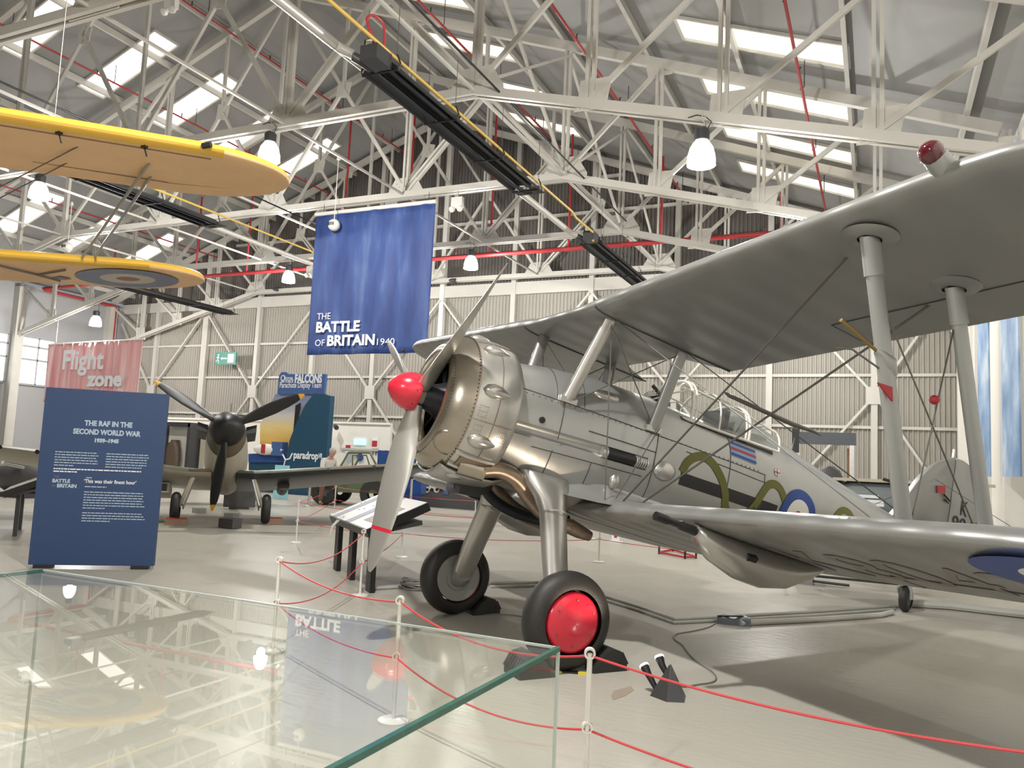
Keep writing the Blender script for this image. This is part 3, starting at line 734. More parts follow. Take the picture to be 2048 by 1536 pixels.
# panel joints
b = MB()
def joint(path, r=.0045): b.tube([(x, fy(x, z) + .001, z) for x, z in path], r, 5)
joint(line(.5, 1.742, -2.35, 1.70, 40)); joint(line(.12, 1.06, -.85, 1.06)); joint(line(-.2, 1.555, -.95, 1.56))
joint(line(.3, 1.28, -.85, 1.31)); joint(line(-1.3, 1.66, -2.4, 1.62))
for x, za, zb in ((.08, 1.75, 1.40), (.1, 1.3, 1.07), (-.95, 1.74, 1.12), (-1.86, 1.98, 1.2), (.16, 1.75, 2.05), (-.12, 1.75, 2.08), (-2.35, 1.7, 1.25), (-.3, 1.3, 1.07)): joint(line(x, za, x, zb, 14))
b.build('panel_joints', M['dark'], G)
b = MB()
for i in range(46):
    x = .45 - .06 * i
    for z in (1.715, 1.06 if x > -.9 else 1.72): b.ball((x, fy(x, z) + .001, z), .006, 6)
b.build('fasteners', M['wire'], G)
strip(line(-1.25, 1.985, -2.50, 1.965, 14), .035, .004, M['black'], 'canopy_rail')
# side gun trough
MB().tube([(x, fy(x, 1.42) - .022, z) for x, z in line(-.42, 1.417, -.74, 1.425, 6)], .052, 12).build('ejector_slot', M['black'], G)
MB().tube([(-.375, fy(-.38, 1.41) - .022, 1.416), (-.43, fy(-.4, 1.41) - .02, 1.417)], .058, 14).build('trough_collar', M['alu'], G)
b = MB()
for k in range(6): b.tube([(-.74 - .024 * k, fy(-.8, 1.42) - .022, 1.427), (-.755 - .024 * k, fy(-.8, 1.42) - .022, 1.427)], .056, 12)
b.build('ribbed_sleeve', M['alu'], G)
for x, z, sc in ((-1.08, 1.42, (.13, .07, .095)), (-.59, 1.2, (.055, .05, .075)), (-.36, 1.92, (.14, .035, .05))):
    MB().ball((x, fy(x, z) - .005, z), 1, 18, sc).build('blister_fairing', M['panel'], G)
MB().disc((.27, fy(.27, 1.52), 1.52), .028, (0, 1, 0), .01, 16).build('port_hole', M['black'], G)
MB().tube([(-2.28, fy(-2.28, 1.36), 1.36), (-2.28, fy(-2.28, 1.3) + .04, 1.30), (-2.28, fy(-2.28, 1.25) + .04, 1.25), (-2.16, fy(-2.16, 1.25) + .04, 1.25)], .008, 6).build('footstep', M['black'], G)

# engine cowl
C0 = (0, 0, 1.49)
b = MB(); b.mi = 0
b.lathe([(1.02, .36), (1.10, .375), (1.15, .405), (1.165, .43), (1.15, .47), (1.11, .52), (1.05, .562), (.955, .603)], C0, (1, 0, 0), 56)
b.build('cowl_ring', M['ring'], G, 60)
b = MB(); b.lathe([(.955, .598), (.94, .607), (.85, .624), (.72, .632), (.62, .626), (.57, .612), (.545, .59), (.56, .56)], C0, (1, 0, 0), 56).build('engine_cowl', M['panel'], G, 60)
b = MB()
for k in range(110):
    a = 2 * pi * k / 110; b.ball((.962, .603 * math.cos(a), 1.49 + .603 * math.sin(a)), .0065, 6); b.ball((1.135, .492 * math.cos(a), 1.49 + .492 * math.sin(a)), .005, 6)
b.build('cowl_rivets', M['dark'], G)
b = MB(); b.lathe([(.958, .606), (.948, .608)], C0, (1, 0, 0), 56).lathe([(.76, .634), (.755, .634)], C0, (1, 0, 0), 56)
b.build('cowl_band', M['exh'], G)
for k in range(9):
    a = math.radians(10 + 40 * k); rad = V((0, math.cos(a), math.sin(a))); tn = V((0, -math.sin(a), math.cos(a)))
    c = V(C0) + V((.80, 0, 0)) + rad * .612; prof = [(.12, .005), (.09, .045), (.04, .062), (-.04, .055), (-.10, .03), (-.16, .004)]
    MB().loft([[c + V((dx, 0, 0)) + tn * r * math.cos(2 * pi * q / 14) * 1.05 + rad * r * math.sin(2 * pi * q / 14) * .95 for q in range(14)] for dx, r in prof]).build('rocker_blister', M['panel'], G, 70)
b = MB()                                            # long seam and dotted patches on the cowl side
for a0 in (-14, 62): b.tube([(x, (lerp(x, [.55, .62, .72, .85, .94], [.592, .627, .633, .625, .608]) + .001) * math.cos(math.radians(a0)), 1.49 + (lerp(x, [.55, .62, .72, .85, .94], [.592, .627, .633, .625, .608]) + .001) * math.sin(math.radians(a0))) for x in [.56 + .02 * k for k in range(20)]], .005, 5)
for xc, ac in ((.88, -7), (.88, -22), (.66, -22)):
    for i in range(5):
        for j in range(5):
            if i in (0, 4) or j in (0, 4) or (i == 2 and j < 4):
                a = math.radians(ac + (i - 2) * 2.0); x = xc + (j - 2) * .018; b.ball((x, .63 * math.cos(a), 1.49 + .63 * math.sin(a)), .004, 5)
b.build('cowl_seams', M['exh'], G)
b = MB(); b.lathe([(0, .12), (.012, .115), (.02, .08), (.022, .01)], V(C0) + V((1.03, .40, -.37)), (.42, .72, -.62), 28, False, True).build('intake_patch', M['ring'], G, 60)
MB().lathe([(.70, .59), (.70, .05)], C0, (1, 0, 0), 40).build('engine_baffle', M['black'], G)
MB().lathe([(.72, .2), (.95, .21), (1.02, .17), (1.10, .13), (1.20, .10)], C0, (1, 0, 0), 28, True, True).build('crankcase', M['eng'], G, 40)
for k in range(9):
    a = math.radians(10 + 40 * k); rad = V((0, math.cos(a), math.sin(a))); prof = [(.18, .07)]
    for q in range(9): prof += [(.2 + .028 * q, .095), (.212 + .028 * q, .095), (.213 + .028 * q, .08), (.227 + .028 * q, .08)]
    prof += [(.46, .10), (.52, .09), (.54, .04)]
    cy = MB().lathe(prof, V(C0) + V((.86, 0, 0)), rad, 18, True, True).build('cylinder', M['eng'], G, 30)
    MB().tube([V(C0) + V((.98, 0, 0)) + rad * .19, V(C0) + V((.97, 0, 0)) + rad * .45], .016, 8).tube([V(C0) + V((.98, .03 * math.sin(a), 0)) + rad * .19, V(C0) + V((.96, .05 * math.sin(a), 0)) + rad * .45], .014, 8).build('pushrod_tube', M['eng'], cy)
MB().tube([(.93, .10, 1.12), (.98, .12, 1.08), (1.03, .16, 1.11)], [.03, .05, .035], 12).build('magneto_cover', M['strut'], G)

# spinner and propeller
MB().lathe([(1.265, .165), (1.30, .168), (1.36, .158), (1.42, .132), (1.47, .092), (1.50, .055), (1.515, .02), (1.518, .003)], C0, (1, 0, 0), 36, True).build('spinner', M['red'], G, 60)
b = MB()
for a in range(0, 360, 45): b.ball((1.31, .167 * math.cos(math.radians(a)), 1.49 + .167 * math.sin(math.radians(a))), .007, 6)
b.build('spinner_screws', M['dark'], G)
MB().lathe([(1.12, .09), (1.265, .10)], C0, (1, 0, 0), 24, True, True).build('propeller_hub', M['prop'], G)
BL = [(.10, .13, .11, 62), (.20, .15, .10, 58), (.32, .20, .065, 52), (.48, .245, .045, 46), (.70, .265, .034, 40), (.95, .255, .026, 35), (1.2, .215, .019, 31), (1.38, .155, .014, 29), (1.48, .095, .010, 28), (1.53, .03, .005, 28)]
def blade_ring(phi, r, ch, th, be, x0=1.235, n=18):
    rad = V((0, math.cos(phi), math.sin(phi))); t = V((0, -math.sin(phi), math.cos(phi))); be = math.radians(be)
    c = V((math.sin(be), 0, 0)) - t * math.cos(be); nn = rad.cross(c)
    return [V((x0, 0, 1.49)) + rad * r + c * ch / 2 * math.cos(2 * pi * k / n) + nn * th / 2 * math.sin(2 * pi * k / n) for k in range(n)]
for phi, red in ((38, 0), (156, 0), (268.5, 1)):
    p = math.radians(phi)
    o = MB().loft([blade_ring(p, *q) for q in BL]).build('propeller_blade', M['prop'], G, 70)
    if red:
        g = lambda r: (r, lerp(r, [q[0] for q in BL], [q[1] for q in BL]) + .003, lerp(r, [q[0] for q in BL], [q[2] for q in BL]) + .003, lerp(r, [q[0] for q in BL], [q[3] for q in BL]))
        MB().loft([blade_ring(p, *g(1.16)), blade_ring(p, *g(1.19))], False, False).build('tip_band', M['red'], o, 70)

# wings
AU = [(0, .036), (.006, .056), (.02, .074), (.05, .093), (.1, .108), (.2, .12), (.3, .122), (.45, .112), (.6, .092), (.75, .064), (.9, .028), (1, .003)]
AL = [(.9, .0), (.7, .0), (.5, .0), (.3, .0), (.15, .001), (.06, .006), (.02, .016), (.006, .025)]
def wing_ring(y, xle, xte, zl, inc, thk=1.0):
    c = xle - xte; r = []
    for u, z in AU + AL:
        r.append((xle - u * c, y, zl + z * c * thk - u * c * inc + .036 * c * (1 - thk)))
    return r
def wing(y0, y1, xle, chord, zf, inc, tip=1.05, n=36, cut=None):
    rings = []
    sg = 1 if y1 > y0 else -1; L_ = abs(y1 - y0)
    for i in range(n + 1):
        t = i / n; d = L_ * (t if t < .7 else .7 + .3 * math.sin((t - .7) / .3 * pi / 2)); y = y0 + sg * d
        rem = L_ - d; f = 1.0
        if rem < tip: f = math.sqrt(max(1e-4, 1 - (1 - rem / tip) ** 2.3))
        c = chord * f; xl = xle - chord * (1 - f) * .42; xt = xl - c
        if cut: xt = max(xt, cut(y)) if cut(y) is not None else xt
        rings.append(wing_ring(y, xl, xt, zf(y), inc, max(.25, f ** .5)))
    return MB().loft(rings)
uz = lambda y: 2.545 + .0565 * max(0, abs(y) - .65)
lz = lambda y: .846 + .031 * max(0, abs(y) - .6)
INC = .038
def cutf(y):
    a = abs(y)
    if a < .35: return -1.02
    if a < .75: return -1.02 - .45 * (.5 - .5 * math.cos(pi * (a - .35) / .4))
    return -9
b = MB(); b.loft([wing_ring(y, .13, max(-1.47, cutf(y)), uz(y), INC) for y in [-.66 + .033 * k for k in range(41)]]).build('upper_centre_section', M['fabric'], G, 55)
for sg in (1, -1):
    wing(sg * .665, sg * 4.91, .13, 1.6, uz, INC).build('upper_wing', M['fabric'], G, 55)
    wing(sg * .03, sg * 4.91, -.38, 1.62, lz, INC).build('lower_wing', M['fabric'], G, 55)
    # root joint line, aileron gap
    bb = MB(); bb.tube([(x, sg * .663, uz(.66) + z) for x, z in ([(.13 - 1.6 * u, 1.6 * (zz - u * INC) - .002) for u, zz in AL[::-1]])] + [(-1.46, sg * .663, uz(.66) - .062)], .008, 5)
    bb.build('wing_root_joint', M['dark'], G)
    for zf, xle, y0, y1 in ((uz, .13, 2.2, 4.6), (lz, -.38, 2.6, 4.6)):
        bb = MB(); pts = [(xle - 1.16, sg * y, zf(y) - 1.16 * INC - .001) for y in (y0, y1)]
        bb.tube(pts, .006, 5).tube([pts[0], (xle - 1.55, sg * y0, zf(y0) - 1.5 * INC)], .005, 5).build('aileron_gap', M['dark'], G)
MB().lathe([(0, .02), (.05, .02), (.06, .005)], (.02, -4.80, 2.80), (1, -.3, 0), 12, True, True).build('wing_tip_light', M['black'], G)
# navigation light housing on the near upper wing
MB().tube([(.18, 3.84, 2.86), (.05, 3.84, 2.81), (-.16, 3.84, 2.745)], [.062, .066, .03], 16).build('light_housing', M['strut'], G)
MB().ball((.20, 3.84, 2.865), .068, 16, (1, .95, .95)).build('navigation_light', mat('dark_red_lens', (.09, .004, .012), .1, coat=1), G)
MB().box((-.03, 3.84, 2.74), (.07, .05, .01)).build('housing_clip', M['black'], G, 0)

# faded serial, roundel and gun under the near lower wing
def under(x, y, off=.004): return lz(y) - (-.38 - x) * INC - off
o = fit_text('faded_serial', 'K8042', (-1.66, 1.98, under(-1.66, 1.98, .004)), (0, 1, .031), (1, 0, INC), 1.85, .72, mat('faded_serial_paint', (.27, .255, .235), .5, .3), G, 0, .0015)
for r0, r1, m in ((.30, .52, 'rblue'), (.12, .30, 'rwhite'), (0, .12, 'rred')):
    bb = MB(); vs = []; n = 44; xc, yc = -.88, 4.20
    for k in range(n):
        a = 2 * pi * k / n
        for r in (r0, (r0 + r1) / 2, r1):
            xx, yy = xc + r * math.cos(a), yc + r * math.sin(a); yy = min(yy, 4.8); vs.append((xx, yy, under(xx, yy, .006)))
    bb.add(vs, [(3 * k + j, 3 * k + j + 1, 3 * ((k + 1) % n) + j + 1, 3 * ((k + 1) % n) + j) for k in range(n) for j in (0, 1)]); bb.build('under_wing_roundel', M[m], G)
for sg in (1, -1):
    prof = [(-.42, .05, .04), (-.47, .085, .075), (-.6, .115, .11), (-.85, .125, .145), (-1.1, .12, .15), (-1.35, .10, .125), (-1.6, .06, .06), (-1.75, .01, .01)]
    p = MB().loft([[(x, sg * 1.86 + w_ * math.cos(2 * pi * q / 20), under(x, 1.86) + .02 - h_ + h_ * math.sin(2 * pi * q / 20) * (1.0)) for q in range(20)] for x, w_, h_ in prof]).build('gun_fairing', M['panel'], G, 60)
    MB().tube([(-.05, sg * 1.86, .88), (-.16, sg * 1.86, .873), (-.18, sg * 1.86, .872), (-.26, sg * 1.86, .866), (-.28, sg * 1.86, .865), (-.48, sg * 1.86, .848)], [.032, .032, .024, .024, .034, .034], 12).build('gun_barrel', M['black'], p)
    MB().box((-.87, sg * 1.86 + .105, .755), (.09, .05, .075), Matrix.Rotation(math.radians(-35 * sg), 3, 'X')).build('ejection_slot', M['black'], p, 0)
    MB().box((-.72, sg * 1.86, .70), (.16, .06, .02)).build('access_clip', M['black'], p, 0)

# fillets where the lower wings meet the body
for sg in (1, -1):
    rg = []
    for k in range(19):
        x = .06 - 2.1 * k / 18; u = max(0, min(1, (-.38 - x) / 1.62)); up_ = lerp(u, [q[0] for q in AU], [q[1] for q in AU]) * 1.62
        e = .0 if x > -.30 else 1.0; zt_ = lz(.6) - u * 1.62 * INC + up_ if x < -.36 else .95
        yo = .78 if x < -.36 else lerp(x, [-.36, .06], [.78, .50])
        h_ = lerp(x, [-2.04, -1.4, -.5, .06], [.03, .14, .16, .04]); yi = fy(x, 1.0 + h_) - .01
        rg.append([(x, sg * (yi + (yo - yi) * (1 - math.cos(a)) * 1.0), (zt_ + .004) + (1.0 + h_ - zt_) * (1 - math.sin(a))) for a in [pi / 2 * q / 7 for q in range(8)]])
    MB().loft(rg, False, False, False).build('wing_root_fillet', M['silver'], G, 60)
# struts, wires
def oval(b, p, q, ch, th, n=16, taper=1.0):
    p, q = V(p), V(q); d = (q - p).normalized(); c = V((1, 0, 0)); c = (c - d * c.dot(d)).normalized(); t = d.cross(c); rg = []
    for k in range(7):
        f = k / 6; s = 1 - (1 - taper) * abs(2 * f - 1) ** 2
        rg.append([p + (q - p) * f + c * ch / 2 * s * math.cos(2 * pi * j / n) + t * th / 2 * s * math.sin(2 * pi * j / n) for j in range(n)])
    return b.loft(rg)
for sg in (1, -1):
    for xt, zt, xb, zb in ((-.12, 2.675, -.79, 1.035), (-.91, 2.65, -1.62, .985)):
        s = oval(MB(), (xt, sg * 3.25, zt), (xb, sg * 3.25, zb), .135, .062).build('interplane_strut', M['strut'], G, 60)
        d = V((xb - xt, 0, zb - zt))
        oval(MB(), V((xt, sg * 3.25, zt)), V((xt, sg * 3.25, zt)) + d * .13, .155, .085).build('strut_sleeve', M['strut'], s, 60)
        MB().lathe([(.0, .03), (.0, .16), (.02, .13), (.028, .07)], (xt, sg * 3.25, zt + .01), (0, 0, -1), 24).build('strut_shoe', M['fabric'], s, 60)
        MB().lathe([(.0, .11), (.03, .085)], (xb, sg * 3.25, zb), (0, 0, 1), 24, True).build('strut_foot', M['fabric'], s, 60)
    for (xa, za), (xc, zc) in (((.06, 1.76), (-.10, 2.55)), ((-.88, 1.76), (-.93, 2.52))):
        s = oval(MB(), (xa, sg * .455, za), (xc, sg * .60, zc), .12, .065).build('cabane_strut', M['panel'] if xa > 0 else M['strut'], G, 60)
        MB().box((xa, sg * .46, za), (.17, .05, .05)).build('strut_shoe', M['panel'], s, 0)
def wires(pairs, r, name, m='wire'):
    for p, q in pairs: MB().tube([p, q], r, 6).build(name, M[m], G)
for sg in (1, -1):
    wires([((-.59, sg * .62, 1.0), (-.26, sg * 2.98, 2.67)), ((-.74, sg * .62, 1.0), (-1.07, sg * 2.98, 2.64))], .0085, 'flying_wire')
    wires([((-.12, sg * .66, 2.54), (-.79, sg * 3.15, 1.05)), ((-.94, sg * .66, 2.5), (-1.62, sg * 3.15, .99))], .005, 'landing_wire')
    wires([((-.17, sg * 3.25, 2.46), (-1.6, sg * 3.25, 1.02)), ((-.96, sg * 3.25, 2.42), (-.81, sg * 3.25, 1.07))], .0055, 'incidence_wire')
    wires([((-.44, sg * .6, 1.0), (-.11, sg * .62, 2.5)), ((-.53, sg * .6, 1.0), (-.92, sg * .5, 1.78)), ((-.12, sg * .6, 2.5), (-.86, sg * .46, 1.8)), ((.02, sg * .5, 1.77), (-.90, sg * .60, 2.48))], .0055, 'cabane_wire')
    wires([((-1.02, sg * 4.05, 2.70), (-1.5, sg * 3.95, .93)), ((-1.0, sg * 4.35, 2.72), (-1.5, sg * 4.25, .94))], .005, 'aileron_link')
    MB().tube([(-.58, sg * 1.70, 1.95), (-.63, sg * 1.70, 1.94), (-1.3, sg * 1.72, 1.90), (-1.5, sg * 1.74, 1.90), (-1.6, sg * 1.74, 1.89)], [.008, .017, .02, .014, .006], 8).build('wire_spacer', M['wire'], G)
MB().ball((-.87, 3.25, 1.90), .03, 12).build('wire_clip', M['rred'], G)
for x, y in ((-1.02, 4.05), (-1.0, 4.35)): MB().tube([(x, y, 2.71), (x - .02, y, 2.62)], .016, 8).build('link_fitting', M['alu'], G)
# pitot head on the front strut
t_ = V((-.41, 3.25, 1.98))
MB().tube([(-.33, 3.25, 2.03), (-.16, 3.25, 2.075), (.0, 3.25, 2.115)], [.010, .013, .012], 10).build('pitot_tube', mat('brass', (.35, .24, .09), .35, .8), G)
MB().tube([(-.48, 3.25, 1.93), (-.42, 3.25, 1.99), (-.34, 3.25, 2.03), (-.31, 3.25, 2.035)], [.03, .055, .03, .015], 12).build('pitot_mount', M['strut'], G)
MB().poly([(-.44, 3.30, 1.76), (-.30, 3.30, 1.83), (-.42, 3.30, 1.84)], (0, 1, 0), .012).build('pitot_flag', M['rred'], G, 0)
MB().tube([(-.42, 3.25, 1.93), (-.1, 3.27, 1.97), (.02, 3.27, 1.94)], .006, 5).build('pitot_guard', M['wire'], G)

# canopy
CS = [(-1.00, 2.13, .06), (-1.20, 2.30, .19), (-1.37, 2.405, .25), (-1.42, 2.415, .265), (-2.08, 2.345, .265), (-2.12, 2.34, .265), (-2.54, 2.24, .22)]
def arc(x, zt, hw, n=17):
    zb = 1.985; r = []
    for k in range(n):
        a = pi * k / (n - 1); c, s = math.cos(a), math.sin(a)
        wb_ = .345 if x < -1.25 else lerp(x, [-1.25, -1.0], [.33, .20])
        z = zb + (zt - zb) * abs(s) ** .8; y = (wb_ + (hw - wb_) * 0) * math.copysign(abs(c) ** .62, c)
        r.append((x, y, z))
    return r
MB().loft([arc(*c) for c in CS], False, False, False).build('canopy_glazing', M['canopy'], G, 60)
b = MB()
for i, c in enumerate(CS):
    if i in (1,): continue
    b.tube(arc(*c), .016 if i in (2, 5) else .012, 6)
b.tube(arc(-1.73, 2.38, .26), .009, 6)
for j in (4, 8, 12): b.tube([arc(*c)[j] for c in CS], .009, 6)
for j in (0, 16): b.tube([arc(*c)[j] for c in CS], .014, 6)
b.build('canopy_frame', M['white'], G)
MB().loft([arc(-2.10, 2.34, .26), arc(-2.125, 2.34, .26)], True, True).build('canopy_hoop', M['silver'], G)
MB().box((-1.75, 0, 2.02), (.9, .5, .02)).build('cockpit_floor', M['dark'], G, 0)
MB().box((-1.95, 0, 2.13), (.06, .34, .26)).box((-1.8, 0, 2.03), (.3, .36, .06)).build('pilot_seat', M['dark'], G, 0)
MB().box((-1.15, 0, 2.10), (.06, .42, .16)).build('instrument_panel', M['black'], G, 0)
MB().tube([(-1.28, 0, 2.0), (-1.28, 0, 2.18), (-1.10, 0, 2.28)], .02, 8).build('gun_sight', M['dark'], G)
MB().tube([(-.62, 0, 2.1), (-.62, 0, 2.38)], .012, 8).build('ring_sight_post', M['wire'], G)
MB().ball((-2.53, 0, 2.30), .016, 8).build('spine_stud', M['black'], G)
MB().tube([(-3.05, .0, 2.06), (-3.05, .02, 2.28)], .006, 5).build('aerial_mast', M['wire'], G)
# spine fairing line
MB().loft([[(x, w_ * math.cos(pi * k / 12), zt - h_ + h_ * math.sin(pi * k / 12)) for k in range(13)] for x, zt, w_, h_ in ((-2.5, 2.255, .2, .2), (-2.9, 2.16, .17, .14), (-3.4, 2.045, .12, .1), (-4.2, 1.905, .06, .06), (-4.8, 1.81, .02, .02))], True, True, True).build('headrest_fairing', M['silver'], G, 60)

# tail
def plate(pts, th, n=3):
    cx = sum(p[0] for p in pts) / len(pts); cz = sum(p[1] for p in pts) / len(pts); rg = []
    for y, s in ((-th / 2, .97), (-th / 4, 1.0), (th / 4, 1.0), (th / 2, .97)):
        rg.append([(cx + (x - cx) * s, y, cz + (z - cz) * s) for x, z in pts])
    return MB().loft(rg)
fin = smooth([(-4.72, 1.78), (-4.88, 1.98), (-5.04, 2.22), (-5.18, 2.40), (-5.40, 2.60), (-5.70, 2.755)], 5) + [(-5.74, 2.755), (-5.74, 1.62), (-5.2, 1.66)]
plate(fin, .07).build('fin', M['fabric'], G, 50)
rud = [(-5.755, 2.76)] + smooth([(-5.9, 2.765), (-6.12, 2.70), (-6.35, 2.50), (-6.55, 2.20), (-6.68, 1.90), (-6.70, 1.62), (-6.55, 1.40), (-6.3, 1.33)], 5) + [(-5.755, 1.38)]
r_o = plate(rud, .07).build('rudder', M['fabric'], G, 50)
fit_text('rudder_serial', 'K', (-5.94, .042, 2.085), (-1, 0, 0), (0, 0, 1), .125, .19, M['black'], r_o)
fit_text('rudder_serial', '8042', (-5.80, .042, 1.87), (-1, 0, 0), (0, 0, 1), .56, .19, M['black'], r_o)
MB().tube([(-5.72, 0, 2.74), (-5.72, 0, 2.86)], .018, 8).build('tail_light', M['alu'], G)
MB().box((-5.52, .045, 2.305), (.15, .008, .09), Matrix.Rotation(math.radians(12), 3, 'Y')).build('red_tag', M['rred'], G, 0)
MB().tube([(-5.58, .045, 2.26), (-5.66, .05, 2.22), (-5.70, .05, 2.20)], .01, 5).tube([(-5.60, .045, 2.2), (-5.68, .05, 2.17)], .008, 5).build('rudder_lock', M['black'], G)
for sg in (1, -1):
    rg = []
    for k in range(13):
        t = k / 12; y = sg * (.05 + 1.85 * math.sin(t * pi / 2)); f = max(.05, math.sqrt(max(0, 1 - (abs(y) / 1.92) ** 3)))
        rg.append([(-5.05 - .25 * (1 - f) - u * 1.05 * f, y, 1.735 + s * .05 * f * math.sin(pi * min(1, u * 1.02)) ** .6) for u, s in [(0, 0), (.1, 1), (.3, 1), (.6, .8), (1, .1), (1, -.1), (.6, -.8), (.3, -1), (.1, -1)]])
    MB().loft(rg).build('tailplane', M['fabric'], G, 50)
    wires([((-5.3, sg * .08, 1.42), (-5.3, sg * 1.1, 1.70))], .014, 'tailplane_strut'); wires([((-5.4, sg * .04, 2.4), (-5.4, sg * 1.3, 1.76))], .004, 'tail_wire')
# undercarriage
for sg in (1, -1):
    rg = []
    for x, y, z, a_, c_ in ((.07, .36, 1.08, .25, .12), (.06, .42, .99, .215, .14), (.045, .52, .88, .15, .125), (.03, .60, .76, .125, .10), (.02, .78, .4, .115, .088), (.0, .93, .10, .11, .085), (.0, .97, .0, .09, .07)):
        rg.append([(x + a_ * math.cos(2 * pi * k / 24), sg * (y + c_ * math.sin(2 * pi * k / 24) * .95), z + .05 * (c_ * math.sin(2 * pi * k / 24))) for k in range(24)])
    leg = MB().loft(rg).build('undercarriage_leg', M['panel'], G, 60)
    MB().lathe([(0, .122), (.012, .122)], (.03, sg * .60, .76), (-.01, sg * .43, -.9), 24).build('leg_band', M['strut'], leg)
    MB().tube([(0, sg * .93, .06), (0, sg * .98, .0), (0, sg * 1.02, 0)], [.10, .095, .08], 16).build('axle_boot', M['strut'], leg, 60)
    W_ = sg * 1.10
    tw = []
    for k in range(17):
        a = -.55 * pi + 1.1 * pi * k / 16; tw.append((.115 * math.sin(a) * 1.02, .262 + .108 * math.cos(a)))
    whl = MB().lathe(tw, (0, W_, 0), (0, 1, 0), 48).build('wheel_tyre', M['rubber'], G, 60)
    for dd in (-.075, .075): MB().lathe([(dd, .335), (dd * 1.03, .325)], (0, W_, 0), (0, 1, 0), 48).build('tread_line', M['black'], whl)
    col = M['red'] if sg > 0 else M['strut']
    MB().lathe([(.085, .226), (.105, .222), (.118, .20), (.135, .15), (.145, .08), (.148, .001)], (0, W_, 0), (0, sg, 0), 40).build('hub_cover', M['red'], whl, 70)
    b = MB()
    for k in range(6): b.ball((.17 * math.cos(k * pi / 3 + .4), W_ + sg * .132, .17 * math.sin(k * pi / 3 + .4)), .008, 6)
    b.build('hub_screws', M['wire'], whl)
    MB().lathe([(.075, .232), (.09, .228), (.085, .13), (.10, .12), (.10, .09), (.12, .085), (.12, .01)], (0, W_, 0), (0, -sg, 0), 40).build('brake_plate', M['strut'], whl, 40)
# tail wheel (local vertical follows the ground)
zl = -.37 / math.cos(TH)
zg = lambda x: (-.37 - x * math.sin(TH)) / math.cos(TH)
xw = -5.22; zw = zg(xw) + .155
tw = [(.05 * math.sin(-.55 * pi + 1.1 * pi * k / 12), .10 + .055 * math.cos(-.55 * pi + 1.1 * pi * k / 12)) for k in range(13)]
o = MB().lathe(tw, (xw, 0, zw), (-.35, .94, 0), 32).build('tail_wheel', M['rubber'], G, 60)
MB().lathe([(-.04, .1), (-.04, .01), (.04, .01), (.04, .1)], (xw, 0, zw), (-.35, .94, 0), 24).build('tail_wheel_hub', M['dark'], o)
MB().tube([(-5.05, 0, 1.45), (-5.12, 0, 1.05), (-5.14, .05, zw + .2)], .04, 10).tube([(-5.14, .05, zw + .2), (-5.18, .085, zw + .1), (xw + .02, .085, zw)], .02, 8).tube([(-5.14, .05, zw + .2), (-5.18, -.085, zw + .1), (xw - .02, -.085, zw)], .02, 8).build('tail_leg', M['strut'], G)
# exhausts, coolers and intake below the nose
for sg in (1, -1):
    pr = smooth([(.66, sg * .37, .975, .065), (.50, sg * .37, 1.02, .072), (.32, sg * .36, .985, .076), (.13, sg * .33, .87, .074), (-.02, sg * .31, .785, .07), (-.2, sg * .30, .73, .066), (-.34, sg * .3, .715, .066)], 5)
    MB().tube([q[:3] for q in pr], [q[3] for q in pr], 16).build('exhaust_pipe', M['exh'], G, 60)
    MB().tube([(-.33, sg * .3, .72), (-.45, sg * .3, .695), (-.56, sg * .3, .68)], [.07, .062, .045], 14).build('exhaust_outlet', M['exh'], G, 60)
    MB().tube([(.84, sg * .30, .985), (.62, sg * .36, .97)], [.09, .08], 14).build('exhaust_manifold', M['ring'], G, 60)
MB().tube(smooth([(.46, .0, .90), (.32, -.03, .80), (.1, -.05, .735), (-.15, -.05, .715), (-.35, -.04, .73), (-.5, 0, .78)], 5), .05, 12).build('hot_air_pipe', M['eng'], G, 60)
MB().loft([[(x, y0 * w_, z0) for y0, z0 in ((-1, za), (1, za), (1, zb), (-1, zb))] for x, w_, za, zb in ((.74, .10, .775, .90), (.70, .12, .755, .93), (.52, .13, .77, .95), (.40, .11, .86, .99))]).build('intake_box', M['black'], G, 20)
MB().loft([[(.745, y0, z0) for y0, z0 in ((-.08, .79), (.08, .79), (.08, .885), (-.08, .885))], [(.70, y0, z0) for y0, z0 in ((-.07, .80), (.07, .80), (.07, .875), (-.07, .875))]]).build('intake_mouth', M['dark'], G, 0)
# lower cowl skirt and the open cooling gaps
b = MB()
for a0, a1 in ((-118, -62),):
    rg = []
    for x, r in ((1.0, .59), (.9, .625), (.7, .64), (.5, .62), (.38, .56)):
        rg.append([(x, r * math.cos(math.radians(a0 + (a1 - a0) * k / 14)), 1.475 + r * math.sin(math.radians(a0 + (a1 - a0) * k / 14))) for k in range(15)])
    b.loft(rg, False, False, False)
o = b.build('cowl_skirt', M['silver'], G, 60); md = o.modifiers.new('t', 'SOLIDIFY'); md.thickness = .012
b = MB()
for a in (-58, -44):
    b.tube([(x, r * math.cos(math.radians(a)), 1.49 + r * math.sin(math.radians(a))) for x, r in ((.955, .615), (.85, .634), (.72, .64), (.6, .63))], .02, 6)
b.build('cowl_strap', M['panel'], G)
MB().loft([[(x, .635 * math.cos(math.radians(a)), 1.49 + .635 * math.sin(math.radians(a))) for a in (-57, -53, -49, -45)] for x in (.9, .8, .66)], False, False, False).build('cooling_gap', M['exh'], G)

